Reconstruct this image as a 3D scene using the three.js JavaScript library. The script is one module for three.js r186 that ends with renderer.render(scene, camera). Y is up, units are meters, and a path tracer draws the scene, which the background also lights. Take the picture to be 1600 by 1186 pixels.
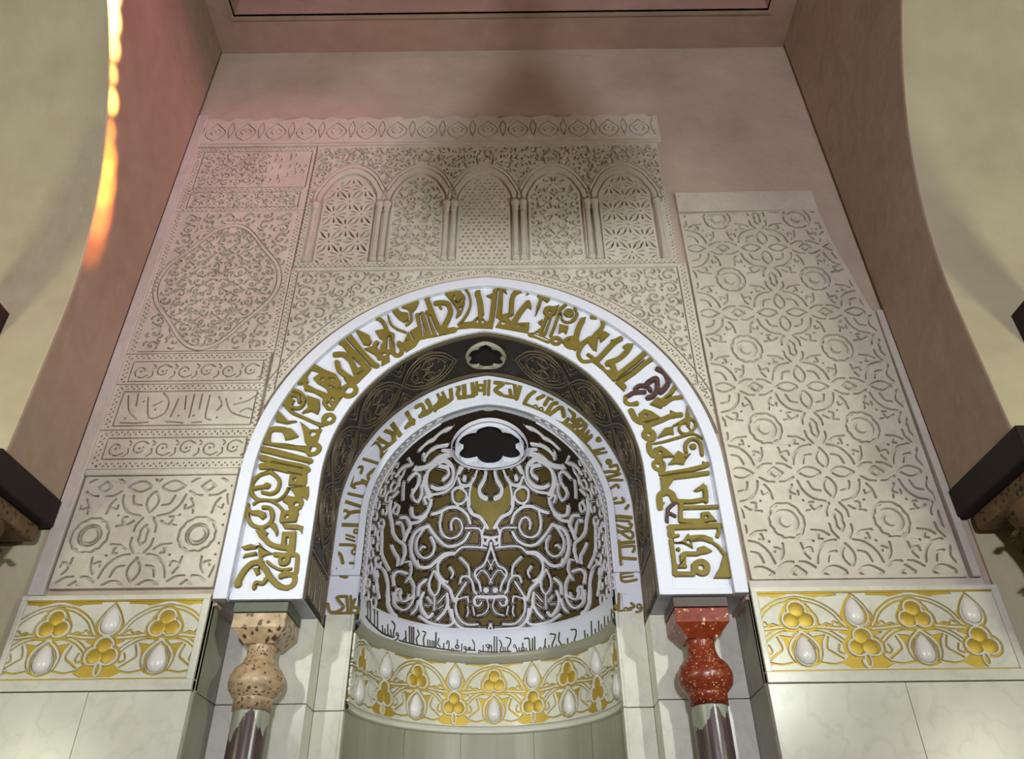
import * as THREE from 'three';
import { mergeGeometries } from 'three/addons/utils/BufferGeometryUtils.js';
import { RoundedBoxGeometry } from 'three/addons/geometries/RoundedBoxGeometry.js';
import { RectAreaLightUniformsLib } from 'three/addons/lights/RectAreaLightUniformsLib.js';
import { createNoise4D } from 'simplex-noise';

// ---------------------------------------------------------------- camera, lights, exposure
const scene = new THREE.Scene();
scene.background = new THREE.Color(0x000000);
const renderer = new THREE.WebGLRenderer({ antialias: true });
renderer.toneMapping = THREE.LinearToneMapping;
renderer.toneMappingExposure = 0.93;
renderer.shadowMap.enabled = true;
RectAreaLightUniformsLib.init();

const camera = new THREE.PerspectiveCamera(2 * Math.atan(593 / 1200) * 180 / Math.PI, 1600 / 1186, 0.05, 60);
{
  const th = 34.9 * Math.PI / 180, roll = 0.012;
  const fw = new THREE.Vector3(0, Math.sin(th), -Math.cos(th)), up0 = new THREE.Vector3(0, Math.cos(th), Math.sin(th));
  camera.position.set(0.19, 1.6, 3.8);
  camera.up.copy(up0.multiplyScalar(Math.cos(roll)).add(new THREE.Vector3(Math.sin(roll), 0, 0)));
  camera.lookAt(camera.position.clone().add(fw));
}
const LAMPS = [];      // filled by the lamp builders further down; colours and powers are set here
const FLOOD = { color: 0xf0f6ee, power: 21 }, HALL = { color: 0xf2f0ff, power: 760 }, ROSE = { color: 0xff92b2, power: 34 }, AISLE = { color: 0xf1f3cf, power: 95 }, WARM = { color: 0xff9440, power: 2600 };

// ---------------------------------------------------------------- helpers
let seed = 7;
const rnd = () => { seed = (seed * 1664525 + 1013904223) >>> 0; return seed / 4294967296; };
const noise4 = createNoise4D(rnd);
const names = {};
const numbered = (n) => { names[n] = (names[n] ?? -1) + 1; return names[n] ? n + '_' + String(names[n]).padStart(3, '0') : n; };
function tag(o, label, category, group) { o.userData.label = label; o.userData.category = category; if (group) o.userData.group = group; return o; }
function thing(name, label, category, group) { const g = new THREE.Group(); g.name = numbered(name); scene.add(g); return tag(g, label, category, group); }
function mesh(name, geo, mat, parent) { const m = new THREE.Mesh(geo, mat); m.name = parent ? name : numbered(name); m.castShadow = m.receiveShadow = true; (parent ?? scene).add(m); return m; }
function struct(name, geo, mat, parent) { const m = mesh(name, geo, mat, parent); if (!parent) { m.name = name; m.userData.kind = 'structure'; } return m; }
function structGroup(name) { const g = new THREE.Group(); g.name = name; g.userData.kind = 'structure'; scene.add(g); return g; }
// uv in metres from the dominant normal of each triangle
function uvBox(g, s = 1) {
  g = g.index ? g.toNonIndexed() : g;
  const p = g.attributes.position, n = p.count, uv = new Float32Array(n * 2);
  const a = new THREE.Vector3(), b = new THREE.Vector3(), c = new THREE.Vector3();
  for (let i = 0; i < n; i += 3) {
    a.fromBufferAttribute(p, i); b.fromBufferAttribute(p, i + 1); c.fromBufferAttribute(p, i + 2);
    const nn = b.clone().sub(a).cross(c.clone().sub(a)), x = Math.abs(nn.x), y = Math.abs(nn.y), z = Math.abs(nn.z);
    [a, b, c].forEach((q, k) => { const [u, v] = x > y && x > z ? [q.z, q.y] : y > z ? [q.x, q.z] : [q.x, q.y]; uv[(i + k) * 2] = u * s; uv[(i + k) * 2 + 1] = v * s; });
  }
  g.setAttribute('uv', new THREE.BufferAttribute(uv, 2));
  return g;
}
const box = (x0, x1, y0, y1, z0, z1, r = 0) => {
  const g = r ? new RoundedBoxGeometry(x1 - x0, y1 - y0, z1 - z0, 2, r) : new THREE.BoxGeometry(x1 - x0, y1 - y0, z1 - z0);
  g.translate((x0 + x1) / 2, (y0 + y1) / 2, (z0 + z1) / 2); return uvBox(g);
};
const lathe = (pts, seg = 40) => { const g = new THREE.LatheGeometry(pts.map(([r, y]) => new THREE.Vector2(r, y)), seg); return g; };

// ---------------------------------------------------------------- materials
function tex(w, h, fn, srgb = true) {
  const d = new Uint8Array(w * h * 4);
  for (let y = 0; y < h; y++) for (let x = 0; x < w; x++) { const c = fn(x / w, y / h), i = (y * w + x) * 4; d[i] = c[0] * 255; d[i + 1] = c[1] * 255; d[i + 2] = c[2] * 255; d[i + 3] = 255; }
  const t = new THREE.DataTexture(d, w, h); t.wrapS = t.wrapT = THREE.RepeatWrapping; t.magFilter = THREE.LinearFilter; t.minFilter = THREE.LinearMipmapLinearFilter;
  if (srgb) t.colorSpace = THREE.SRGBColorSpace; t.needsUpdate = true; return t;
}
// tileable fractal noise on the torus, about -1..1
function fbm(u, v, f, oct = 5, z = 0) {
  let s = 0, a = 1, t = 0;
  const cu = Math.cos(u * 6.28319), su = Math.sin(u * 6.28319), cv = Math.cos(v * 6.28319), sv = Math.sin(v * 6.28319);
  for (let o = 0; o < oct; o++, f *= 2, a *= 0.5) { const R = f / 6.28319; s += a * noise4(cu * R + z, su * R + z * 1.7, cv * R - z, sv * R + o * 5.3); t += a; }
  return s / t;
}
const clamp = (x) => Math.min(1, Math.max(0, x));
const mixc = (a, b, t) => a.map((v, i) => v + (b[i] - v) * clamp(t));
const rep = (t, s) => { const c = t.clone(); c.repeat.set(s, s); c.needsUpdate = true; return c; };
const plasterTex = tex(512, 512, (u, v) => { const n = fbm(u, v, 4, 6), m = fbm(u, v, 18, 4, 5); return mixc([0.86, 0.83, 0.77], [0.99, 0.975, 0.94], 0.5 + n * 0.5 + m * 0.3); });
const plasterBump = tex(512, 512, (u, v) => { const n = 0.5 + fbm(u, v, 12, 6, 2) * 0.7; return [n, n, n]; }, false);
const blotchTex = tex(512, 512, (u, v) => { const n = fbm(u, v, 3, 6, 9), m = fbm(u, v, 11, 5, 4); const t = 0.55 + n * 0.5 + m * 0.3; return mixc([0.84, 0.80, 0.75], [1, 0.98, 0.95], t); });
const marbleTex = tex(512, 512, (u, v) => { const n = fbm(u, v, 3, 5, 3), w = Math.abs(fbm(u + 0.05 * n, v + 0.08 * n, 5, 5, 8)), vein = Math.pow(1 - clamp(w * 3.2), 5); return mixc([0.97, 0.97, 0.93], [0.82, 0.83, 0.77], 0.3 + n * 0.5 + vein * 0.3); });
const mottle = (a, b, c, f, z) => tex(256, 256, (u, v) => { const n = fbm(u, v, f, 5, z), k = fbm(u, v, f * 2.2, 4, z + 4); let col = mixc(a, b, 0.5 + n * 1.1); if (k > 0.22) col = mixc(col, c, (k - 0.22) * 7); return col; });
const brownTex = mottle([0.62, 0.53, 0.40], [0.78, 0.68, 0.53], [0.30, 0.22, 0.19], 5, 1);
const redTex = mottle([0.42, 0.16, 0.08], [0.56, 0.24, 0.14], [0.85, 0.75, 0.58], 7, 6);
const shaftTex = tex(256, 512, (u, v) => { const n = fbm(u, v, 2.4, 5, 12); return n > (v - 0.945) * 6 ? mixc([0.27, 0.22, 0.22], [0.36, 0.30, 0.28], 0.5 + fbm(u, v, 16, 3, 2)) : mixc([0.55, 0.57, 0.49], [0.68, 0.70, 0.64], 0.5 + fbm(u, v, 9, 4, 3)); });
const woodTex = tex(256, 256, (u, v) => { const n = 0.5 + 0.5 * fbm(u * 1, v, 5, 4, 20); return mixc([0.16, 0.10, 0.09], [0.26, 0.17, 0.14], n); });
const std = (o) => new THREE.MeshStandardMaterial({ roughness: 0.9, ...o });
const M = {
  stucco: std({ color: 0xd4d2ca, map: rep(plasterTex, 0.9), bumpMap: rep(plasterBump, 1.7), bumpScale: 0.004 }),
  wall: std({ color: 0xc4b9ac, map: rep(blotchTex, 0.35), bumpMap: rep(plasterBump, 0.6), bumpScale: 0.006 }),
  face: std({ color: 0xa99b89, map: rep(blotchTex, 0.4), bumpMap: rep(plasterBump, 0.6), bumpScale: 0.006 }),
  ceiling: std({ color: 0xb59c90, map: rep(blotchTex, 0.4), bumpMap: rep(plasterBump, 0.6), bumpScale: 0.005 }),
  intrados: std({ color: 0xc9c7aa, map: rep(blotchTex, 0.3), bumpMap: rep(plasterBump, 0.5), bumpScale: 0.006 }),
  white: std({ color: 0xd3d7e0, roughness: 0.6, bumpMap: rep(plasterBump, 2.5), bumpScale: 0.001 }),
  strip: std({ color: 0xd0cfcc, roughness: 0.85, map: rep(plasterTex, 0.7), bumpMap: rep(plasterBump, 1), bumpScale: 0.003 }),
  marble: std({ color: 0xe2e2da, roughness: 0.28, map: rep(marbleTex, 0.8) }),
  greyMarble: std({ color: 0xa5a495, roughness: 0.35, map: rep(marbleTex, 0.9) }),
  pearl: std({ color: 0xdedcd4, roughness: 0.3 }),
  gold: new THREE.MeshStandardMaterial({ color: 0xb79c3c, metalness: 0.5, roughness: 0.48 }),
  letter: new THREE.MeshStandardMaterial({ color: 0x837832, metalness: 0.2, roughness: 0.6, map: rep(blotchTex, 3) }),
  darkLetter: std({ color: 0x4a332b, roughness: 0.6 }),
  inkLetter: std({ color: 0x4b4332, roughness: 0.6, metalness: 0.3 }),
  fineLine: std({ color: 0xa39e94, roughness: 0.5 }),
  leaf: new THREE.MeshStandardMaterial({ color: 0x594a20, metalness: 0.5, roughness: 0.5 }),
  bronze: new THREE.MeshStandardMaterial({ color: 0x2e2312, metalness: 0.55, roughness: 0.5 }),
  darkGround: new THREE.MeshStandardMaterial({ color: 0x1e140e, metalness: 0.15, roughness: 0.45 }),
  tendril: std({ color: 0xcccbd0, roughness: 0.5 }),
  line: std({ color: 0x71664f, roughness: 0.45, metalness: 0.2 }),
  hole: std({ color: 0x120d0a, roughness: 1 }),
  brown: std({ color: 0xffffff, map: rep(brownTex, 2), roughness: 0.35 }),
  red: std({ color: 0xffffff, map: rep(redTex, 2.5), roughness: 0.3 }),
  slate: std({ color: 0x5d6152, roughness: 0.5, map: rep(marbleTex, 3) }),
  slateRed: std({ color: 0x5a4a4a, roughness: 0.5, map: rep(marbleTex, 3) }),
  shaft: std({ color: 0xffffff, map: shaftTex, roughness: 0.25 }),
  wood: std({ color: 0x8a6f66, map: rep(woodTex, 2), roughness: 0.7 }),
  capital: std({ color: 0x9b8f7c, map: rep(brownTex, 2), roughness: 0.7 }),
  floor: std({ color: 0x5c4a46, roughness: 0.95 }),
  iron: std({ color: 0x2a2622, roughness: 0.5, metalness: 0.7 }),
};

// ---------------------------------------------------------------- carving: strokes -> raster -> outlines -> raised relief
// raster: draws white-on-black in surface coordinates (metres)
function raster(u0, u1, v0, v1, res, draw) {
  const w = Math.ceil((u1 - u0) / res) + 4, h = Math.ceil((v1 - v0) / res) + 4, cv = document.createElement('canvas');
  cv.width = w; cv.height = h;
  const c = cv.getContext('2d');
  c.fillStyle = '#000'; c.fillRect(0, 0, w, h);
  c.setTransform(1 / res, 0, 0, -1 / res, 2 - u0 / res, h - 2 + v0 / res);
  c.lineCap = c.lineJoin = 'round'; c.fillStyle = c.strokeStyle = '#fff';
  draw(c);
  const d = c.getImageData(0, 0, w, h).data, f = new Float32Array(w * h);
  for (let y = 0; y < h; y++) for (let x = 0; x < w; x++) f[y * w + x] = x === 0 || y === 0 || x === w - 1 || y === h - 1 ? 0 : d[((h - 1 - y) * w + x) * 4] / 255;
  return { w, h, f, at: (x, y) => [u0 + (x - 1.5) * res, v0 + (y - 1.5) * res] };
}
// marching squares, filled side on the left; returns [{outer, holes}] of simplified loops
function outlines(R, tol = 0.4, minArea = 6) {
  const { w, h, f } = R, next = new Map(), pos = new Map(), T = 0.5;
  const E = (x, y, k) => (y * w + x) * 2 + k;              // k 0: edge to the right of (x,y); 1: edge upwards
  const P = (x, y, k) => { const id = E(x, y, k); if (!pos.has(id)) { const a = f[y * w + x], b = k ? f[(y + 1) * w + x] : f[y * w + x + 1], t = (T - a) / (b - a || 1); pos.set(id, k ? [x, y + t] : [x + t, y]); } return id; };
  const link = (a, b) => next.set(a, b);
  for (let y = 0; y < h - 1; y++) for (let x = 0; x < w - 1; x++) {
    const i = y * w + x, k = (f[i] > T ? 1 : 0) | (f[i + 1] > T ? 2 : 0) | (f[i + w + 1] > T ? 4 : 0) | (f[i + w] > T ? 8 : 0);
    if (k === 0 || k === 15) continue;
    const B = () => P(x, y, 0), Rr = () => P(x + 1, y, 1), Tt = () => P(x, y + 1, 0), L = () => P(x, y, 1);
    switch (k) {
      case 1: link(B(), L()); break; case 2: link(Rr(), B()); break; case 3: link(Rr(), L()); break; case 4: link(Tt(), Rr()); break;
      case 5: link(B(), L()); link(Tt(), Rr()); break; case 6: link(Tt(), B()); break; case 7: link(Tt(), L()); break; case 8: link(L(), Tt()); break;
      case 9: link(B(), Tt()); break; case 10: link(Rr(), B()); link(L(), Tt()); break; case 11: link(Rr(), Tt()); break; case 12: link(L(), Rr()); break;
      case 13: link(B(), Rr()); break; case 14: link(L(), B()); break;
    }
  }
  const dp = (p) => {                                       // closed-loop simplification
    if (p.length < 8) return p;
    const keep = new Uint8Array(p.length), m = p.length >> 1, n = p.length; keep[0] = keep[m] = 1;
    const go = (a, b) => { const A = p[a], Bq = p[b % n], dx = Bq[0] - A[0], dy = Bq[1] - A[1], L = Math.hypot(dx, dy) || 1e-9; let best = tol, at = -1; for (let i = a + 1; i < b; i++) { const d = Math.abs((p[i][0] - A[0]) * dy - (p[i][1] - A[1]) * dx) / L; if (d > best) { best = d; at = i; } } if (at > 0) { keep[at] = 1; go(a, at); go(at, b); } };
    go(0, m); go(m, n);
    return p.filter((_, i) => keep[i]);
  };
  const area = (p) => { let s = 0; for (let i = 0; i < p.length; i++) { const a = p[i], b = p[(i + 1) % p.length]; s += a[0] * b[1] - a[1] * b[0]; } return s / 2; };
  const loops = [];
  for (const s of [...next.keys()]) {
    if (!next.has(s)) continue;
    const p = []; let c = s;
    while (next.has(c)) { p.push(pos.get(c)); const n = next.get(c); next.delete(c); c = n; }
    const q = dp(p); if (q.length < 3) continue;
    const A = area(q); if (Math.abs(A) < minArea) continue;
    loops.push({ p: q, A, x0: Math.min(...q.map((z) => z[0])), x1: Math.max(...q.map((z) => z[0])), y0: Math.min(...q.map((z) => z[1])), y1: Math.max(...q.map((z) => z[1])) });
  }
  const inside = (pt, L) => { if (pt[0] < L.x0 || pt[0] > L.x1 || pt[1] < L.y0 || pt[1] > L.y1) return false; let r = false; const p = L.p; for (let i = 0, j = p.length - 1; i < p.length; j = i++) if ((p[i][1] > pt[1]) !== (p[j][1] > pt[1]) && pt[0] < (p[j][0] - p[i][0]) * (pt[1] - p[i][1]) / (p[j][1] - p[i][1]) + p[i][0]) r = !r; return r; };
  const outer = loops.filter((l) => l.A > 0).sort((a, b) => a.A - b.A), res = outer.map((o) => ({ o, outer: o.p.map((q) => R.at(...q)), holes: [] }));
  for (const l of loops) if (l.A < 0) { const k = res.find((r) => r.o.A > -l.A && inside(l.p[0], r.o)); if (k) k.holes.push(l.p.map((q) => R.at(...q))); }
  return res;
}
// raised piece: cap at height h1 (edges drawn in by bev), walls down to h0; map(u, v, h) -> [x, y, z]
function relief(piece, h0, h1, bev, map) {
  if (map.curved) {                                          // on a vault long edges follow the surface
    const cutUp = (l) => l.flatMap((p, i) => { const q = l[(i + 1) % l.length], n = Math.max(1, Math.ceil(Math.hypot(q[0] - p[0], q[1] - p[1]) / map.curved)); return Array.from({ length: n }, (_, k) => [p[0] + (q[0] - p[0]) * k / n, p[1] + (q[1] - p[1]) * k / n]); });
    piece = { outer: cutUp(piece.outer), holes: piece.holes.map(cutUp) };
  }
  const ins = (loop) => loop.map((p, i) => {
    const a = loop[(i + loop.length - 1) % loop.length], b = loop[(i + 1) % loop.length]; let nx = -(b[1] - a[1]), ny = b[0] - a[0]; const L = Math.hypot(nx, ny) || 1; return [p[0] + nx / L * bev, p[1] + ny / L * bev];
  });
  const loops = [piece.outer, ...piece.holes], tops = bev ? loops.map(ins) : loops;
  const V = loops.map((l) => l.map((p) => new THREE.Vector2(...p))), tri = THREE.ShapeUtils.triangulateShape(V[0], V.slice(1)), all = tops.flat().map((p) => new THREE.Vector2(...p));
  const pos = [], uv = [], idx = [];
  if (map.curved) {                                          // split long triangles so that the cap follows the vault
    const lim = map.curved ** 2, d2 = (a, b) => (a.x - b.x) ** 2 + (a.y - b.y) ** 2, seen = new Map();
    const vid = (p) => { const k = p.x.toFixed(6) + ',' + p.y.toFixed(6); if (!seen.has(k)) { seen.set(k, pos.length / 3); pos.push(...map(p.x, p.y, h1)); uv.push(p.x, p.y); } return seen.get(k); };
    const stack = tri.map((t) => t.map((i) => all[i]));
    while (stack.length) {
      const [a, b, c] = stack.pop(), ab = d2(a, b), bc = d2(b, c), ca = d2(c, a), m = Math.max(ab, bc, ca);
      if (m < lim) { idx.push(vid(a), vid(b), vid(c)); continue; }
      const mid = (p, q) => new THREE.Vector2((p.x + q.x) / 2, (p.y + q.y) / 2);
      if (m === ab) { const q = mid(a, b); stack.push([a, q, c], [q, b, c]); } else if (m === bc) { const q = mid(b, c); stack.push([a, b, q], [a, q, c]); } else { const q = mid(c, a); stack.push([a, b, q], [q, b, c]); }
    }
  } else {
    for (const p of all) { pos.push(...map(p.x, p.y, h1)); uv.push(p.x, p.y); }
    for (const t of tri) idx.push(...t);
  }
  loops.forEach((l, k) => {
    const n = l.length, s = pos.length / 3;
    for (let i = 0; i < n; i++) { pos.push(...map(...l[i], h0)); uv.push(...l[i]); }
    for (let i = 0; i < n; i++) { pos.push(...map(...tops[k][i], h1)); uv.push(...tops[k][i]); }
    for (let i = 0; i < n; i++) { const j = (i + 1) % n; idx.push(s + i, s + j, s + n + j, s + i, s + n + j, s + n + i); }
  });
  const g = new THREE.BufferGeometry();
  g.setAttribute('position', new THREE.Float32BufferAttribute(pos, 3)); g.setAttribute('uv', new THREE.Float32BufferAttribute(uv, 2)); g.setIndex(idx); g.computeVertexNormals();
  return g;
}
const flat = (z) => (u, v, h) => [u, v, z + h];
// strokes: text lines "S width x y x y", "P 0 x y ...", "C radius x y", H.. cut, K.. dark set
function drawStrokes(c, text, sel = '', sx = (x) => x, fat = 1) {
  const lines = text.trim().split('\n').map((l) => { const [k, w, ...n] = l.split(' '); return { k, w: +w / 1000, n: n.map((v) => +v / 1000) }; });
  for (const pass of [0, 1]) for (const { k, w, n } of lines) {
    const cut = k[0] === 'H'; if (cut !== !!pass) continue; if (!cut && (k[0] === 'K' ? 'K' : '') !== sel) continue; if (cut && sel === 'K') continue;
    c.fillStyle = c.strokeStyle = cut ? '#000' : '#fff'; c.beginPath();
    const pt = (i) => [sx(n[i]), n[i + 1]];
    if (k.endsWith('C')) { c.arc(...pt(0), w, 0, 7); c.fill(); continue; }
    if (k.endsWith('P')) { for (let i = 0; i < n.length; i += 2) c.lineTo(...pt(i)); c.closePath(); c.fill(); continue; }
    smooth(c, Array.from({ length: n.length / 2 }, (_, i) => pt(i * 2))); c.lineWidth = cut ? w : w * fat; c.stroke();
  }
}
function smooth(c, p) {                                      // Catmull-Rom through the points
  c.moveTo(...p[0]);
  const loop = p.length > 3 && Math.hypot(p[0][0] - p.at(-1)[0], p[0][1] - p.at(-1)[1]) < 1e-6, n = p.length;
  for (let i = 0; i < n - 1; i++) {
    const a = p[i - 1] ?? (loop ? p[n - 2] : p[i]), b = p[i], d = p[i + 1], e = p[i + 2] ?? (loop ? p[1] : d);
    c.bezierCurveTo(b[0] + (d[0] - a[0]) / 6, b[1] + (d[1] - a[1]) / 6, d[0] - (e[0] - b[0]) / 6, d[1] - (e[1] - b[1]) / 6, ...d);
  }
}
// thin line running along the filled areas at distance d (half width hw), drawn on the empty ground between them
function alongside(R, res, d, hw) {                          // hw = Infinity: everything farther than d
  const { w, h, f } = R, D = new Float32Array(w * h).fill(1e6);
  for (let i = 0; i < w * h; i++) if (f[i] > 0.5) D[i] = 0;
  const go = (i, j, c) => { if (D[j] + c < D[i]) D[i] = D[j] + c; };
  for (let y = 1; y < h; y++) for (let x = 1; x < w - 1; x++) { const i = y * w + x; go(i, i - 1, 1); go(i, i - w, 1); go(i, i - w - 1, 1.414); go(i, i - w + 1, 1.414); }
  for (let y = h - 2; y >= 0; y--) for (let x = w - 2; x > 0; x--) { const i = y * w + x; go(i, i + 1, 1); go(i, i + w, 1); go(i, i + w + 1, 1.414); go(i, i + w - 1, 1.414); }
  const g = new Float32Array(w * h);
  for (let y = 2; y < h - 2; y++) for (let x = 2; x < w - 2; x++) { const i = y * w + x; g[i] = hw === Infinity ? clamp(0.5 + (Math.min(D[i] * res, 0.2) - d) / res) : clamp(0.5 + (hw - Math.abs(D[i] * res - d)) / res); }
  return { ...R, f: g };
}
function pieces(u0, u1, v0, v1, res, draw, h0, h1, bev, map, tol, minA) { return outlines(raster(u0, u1, v0, v1, res, draw), tol, minA).map((p) => relief(p, h0, h1, bev, map)); }
// pointed arch outline, half width w, springing ys, centres set back by e
const archPts = (w, e, ys = 3.6, n = 40, x0 = 0.02) => {
  const R = w + e, top = Math.acos(e / R), r = [];
  for (let i = 0; i <= n; i++) { const a = top * i / n; r.push([x0 - e + R * Math.cos(a), ys + R * Math.sin(a)]); }
  return [...r, ...r.slice(0, -1).reverse().map(([x, y]) => [2 * x0 - x, y])];   // right springing -> apex -> left springing
};
function extrude(shape, z0, z1, bevel = 0) { const g = new THREE.ExtrudeGeometry(shape, { depth: z1 - z0 - 2 * bevel, bevelEnabled: bevel > 0, bevelSize: bevel, bevelThickness: bevel, bevelOffset: -bevel, bevelSegments: 2, curveSegments: 24 }); g.translate(0, 0, z0 + bevel); return uvBox(g); }
const shapeOf = (pts) => new THREE.Shape(pts.map((p) => new THREE.Vector2(...p)));
const archBand = (wo, eo, wi, ei, y0, x0 = 0.02) => shapeOf([[x0 + wo, y0], ...archPts(wo, eo, 3.6, 40, x0), [x0 - wo, y0], [x0 - wi, y0], ...archPts(wi, ei, 3.6, 40, x0).reverse(), [x0 + wi, y0]]);

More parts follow.
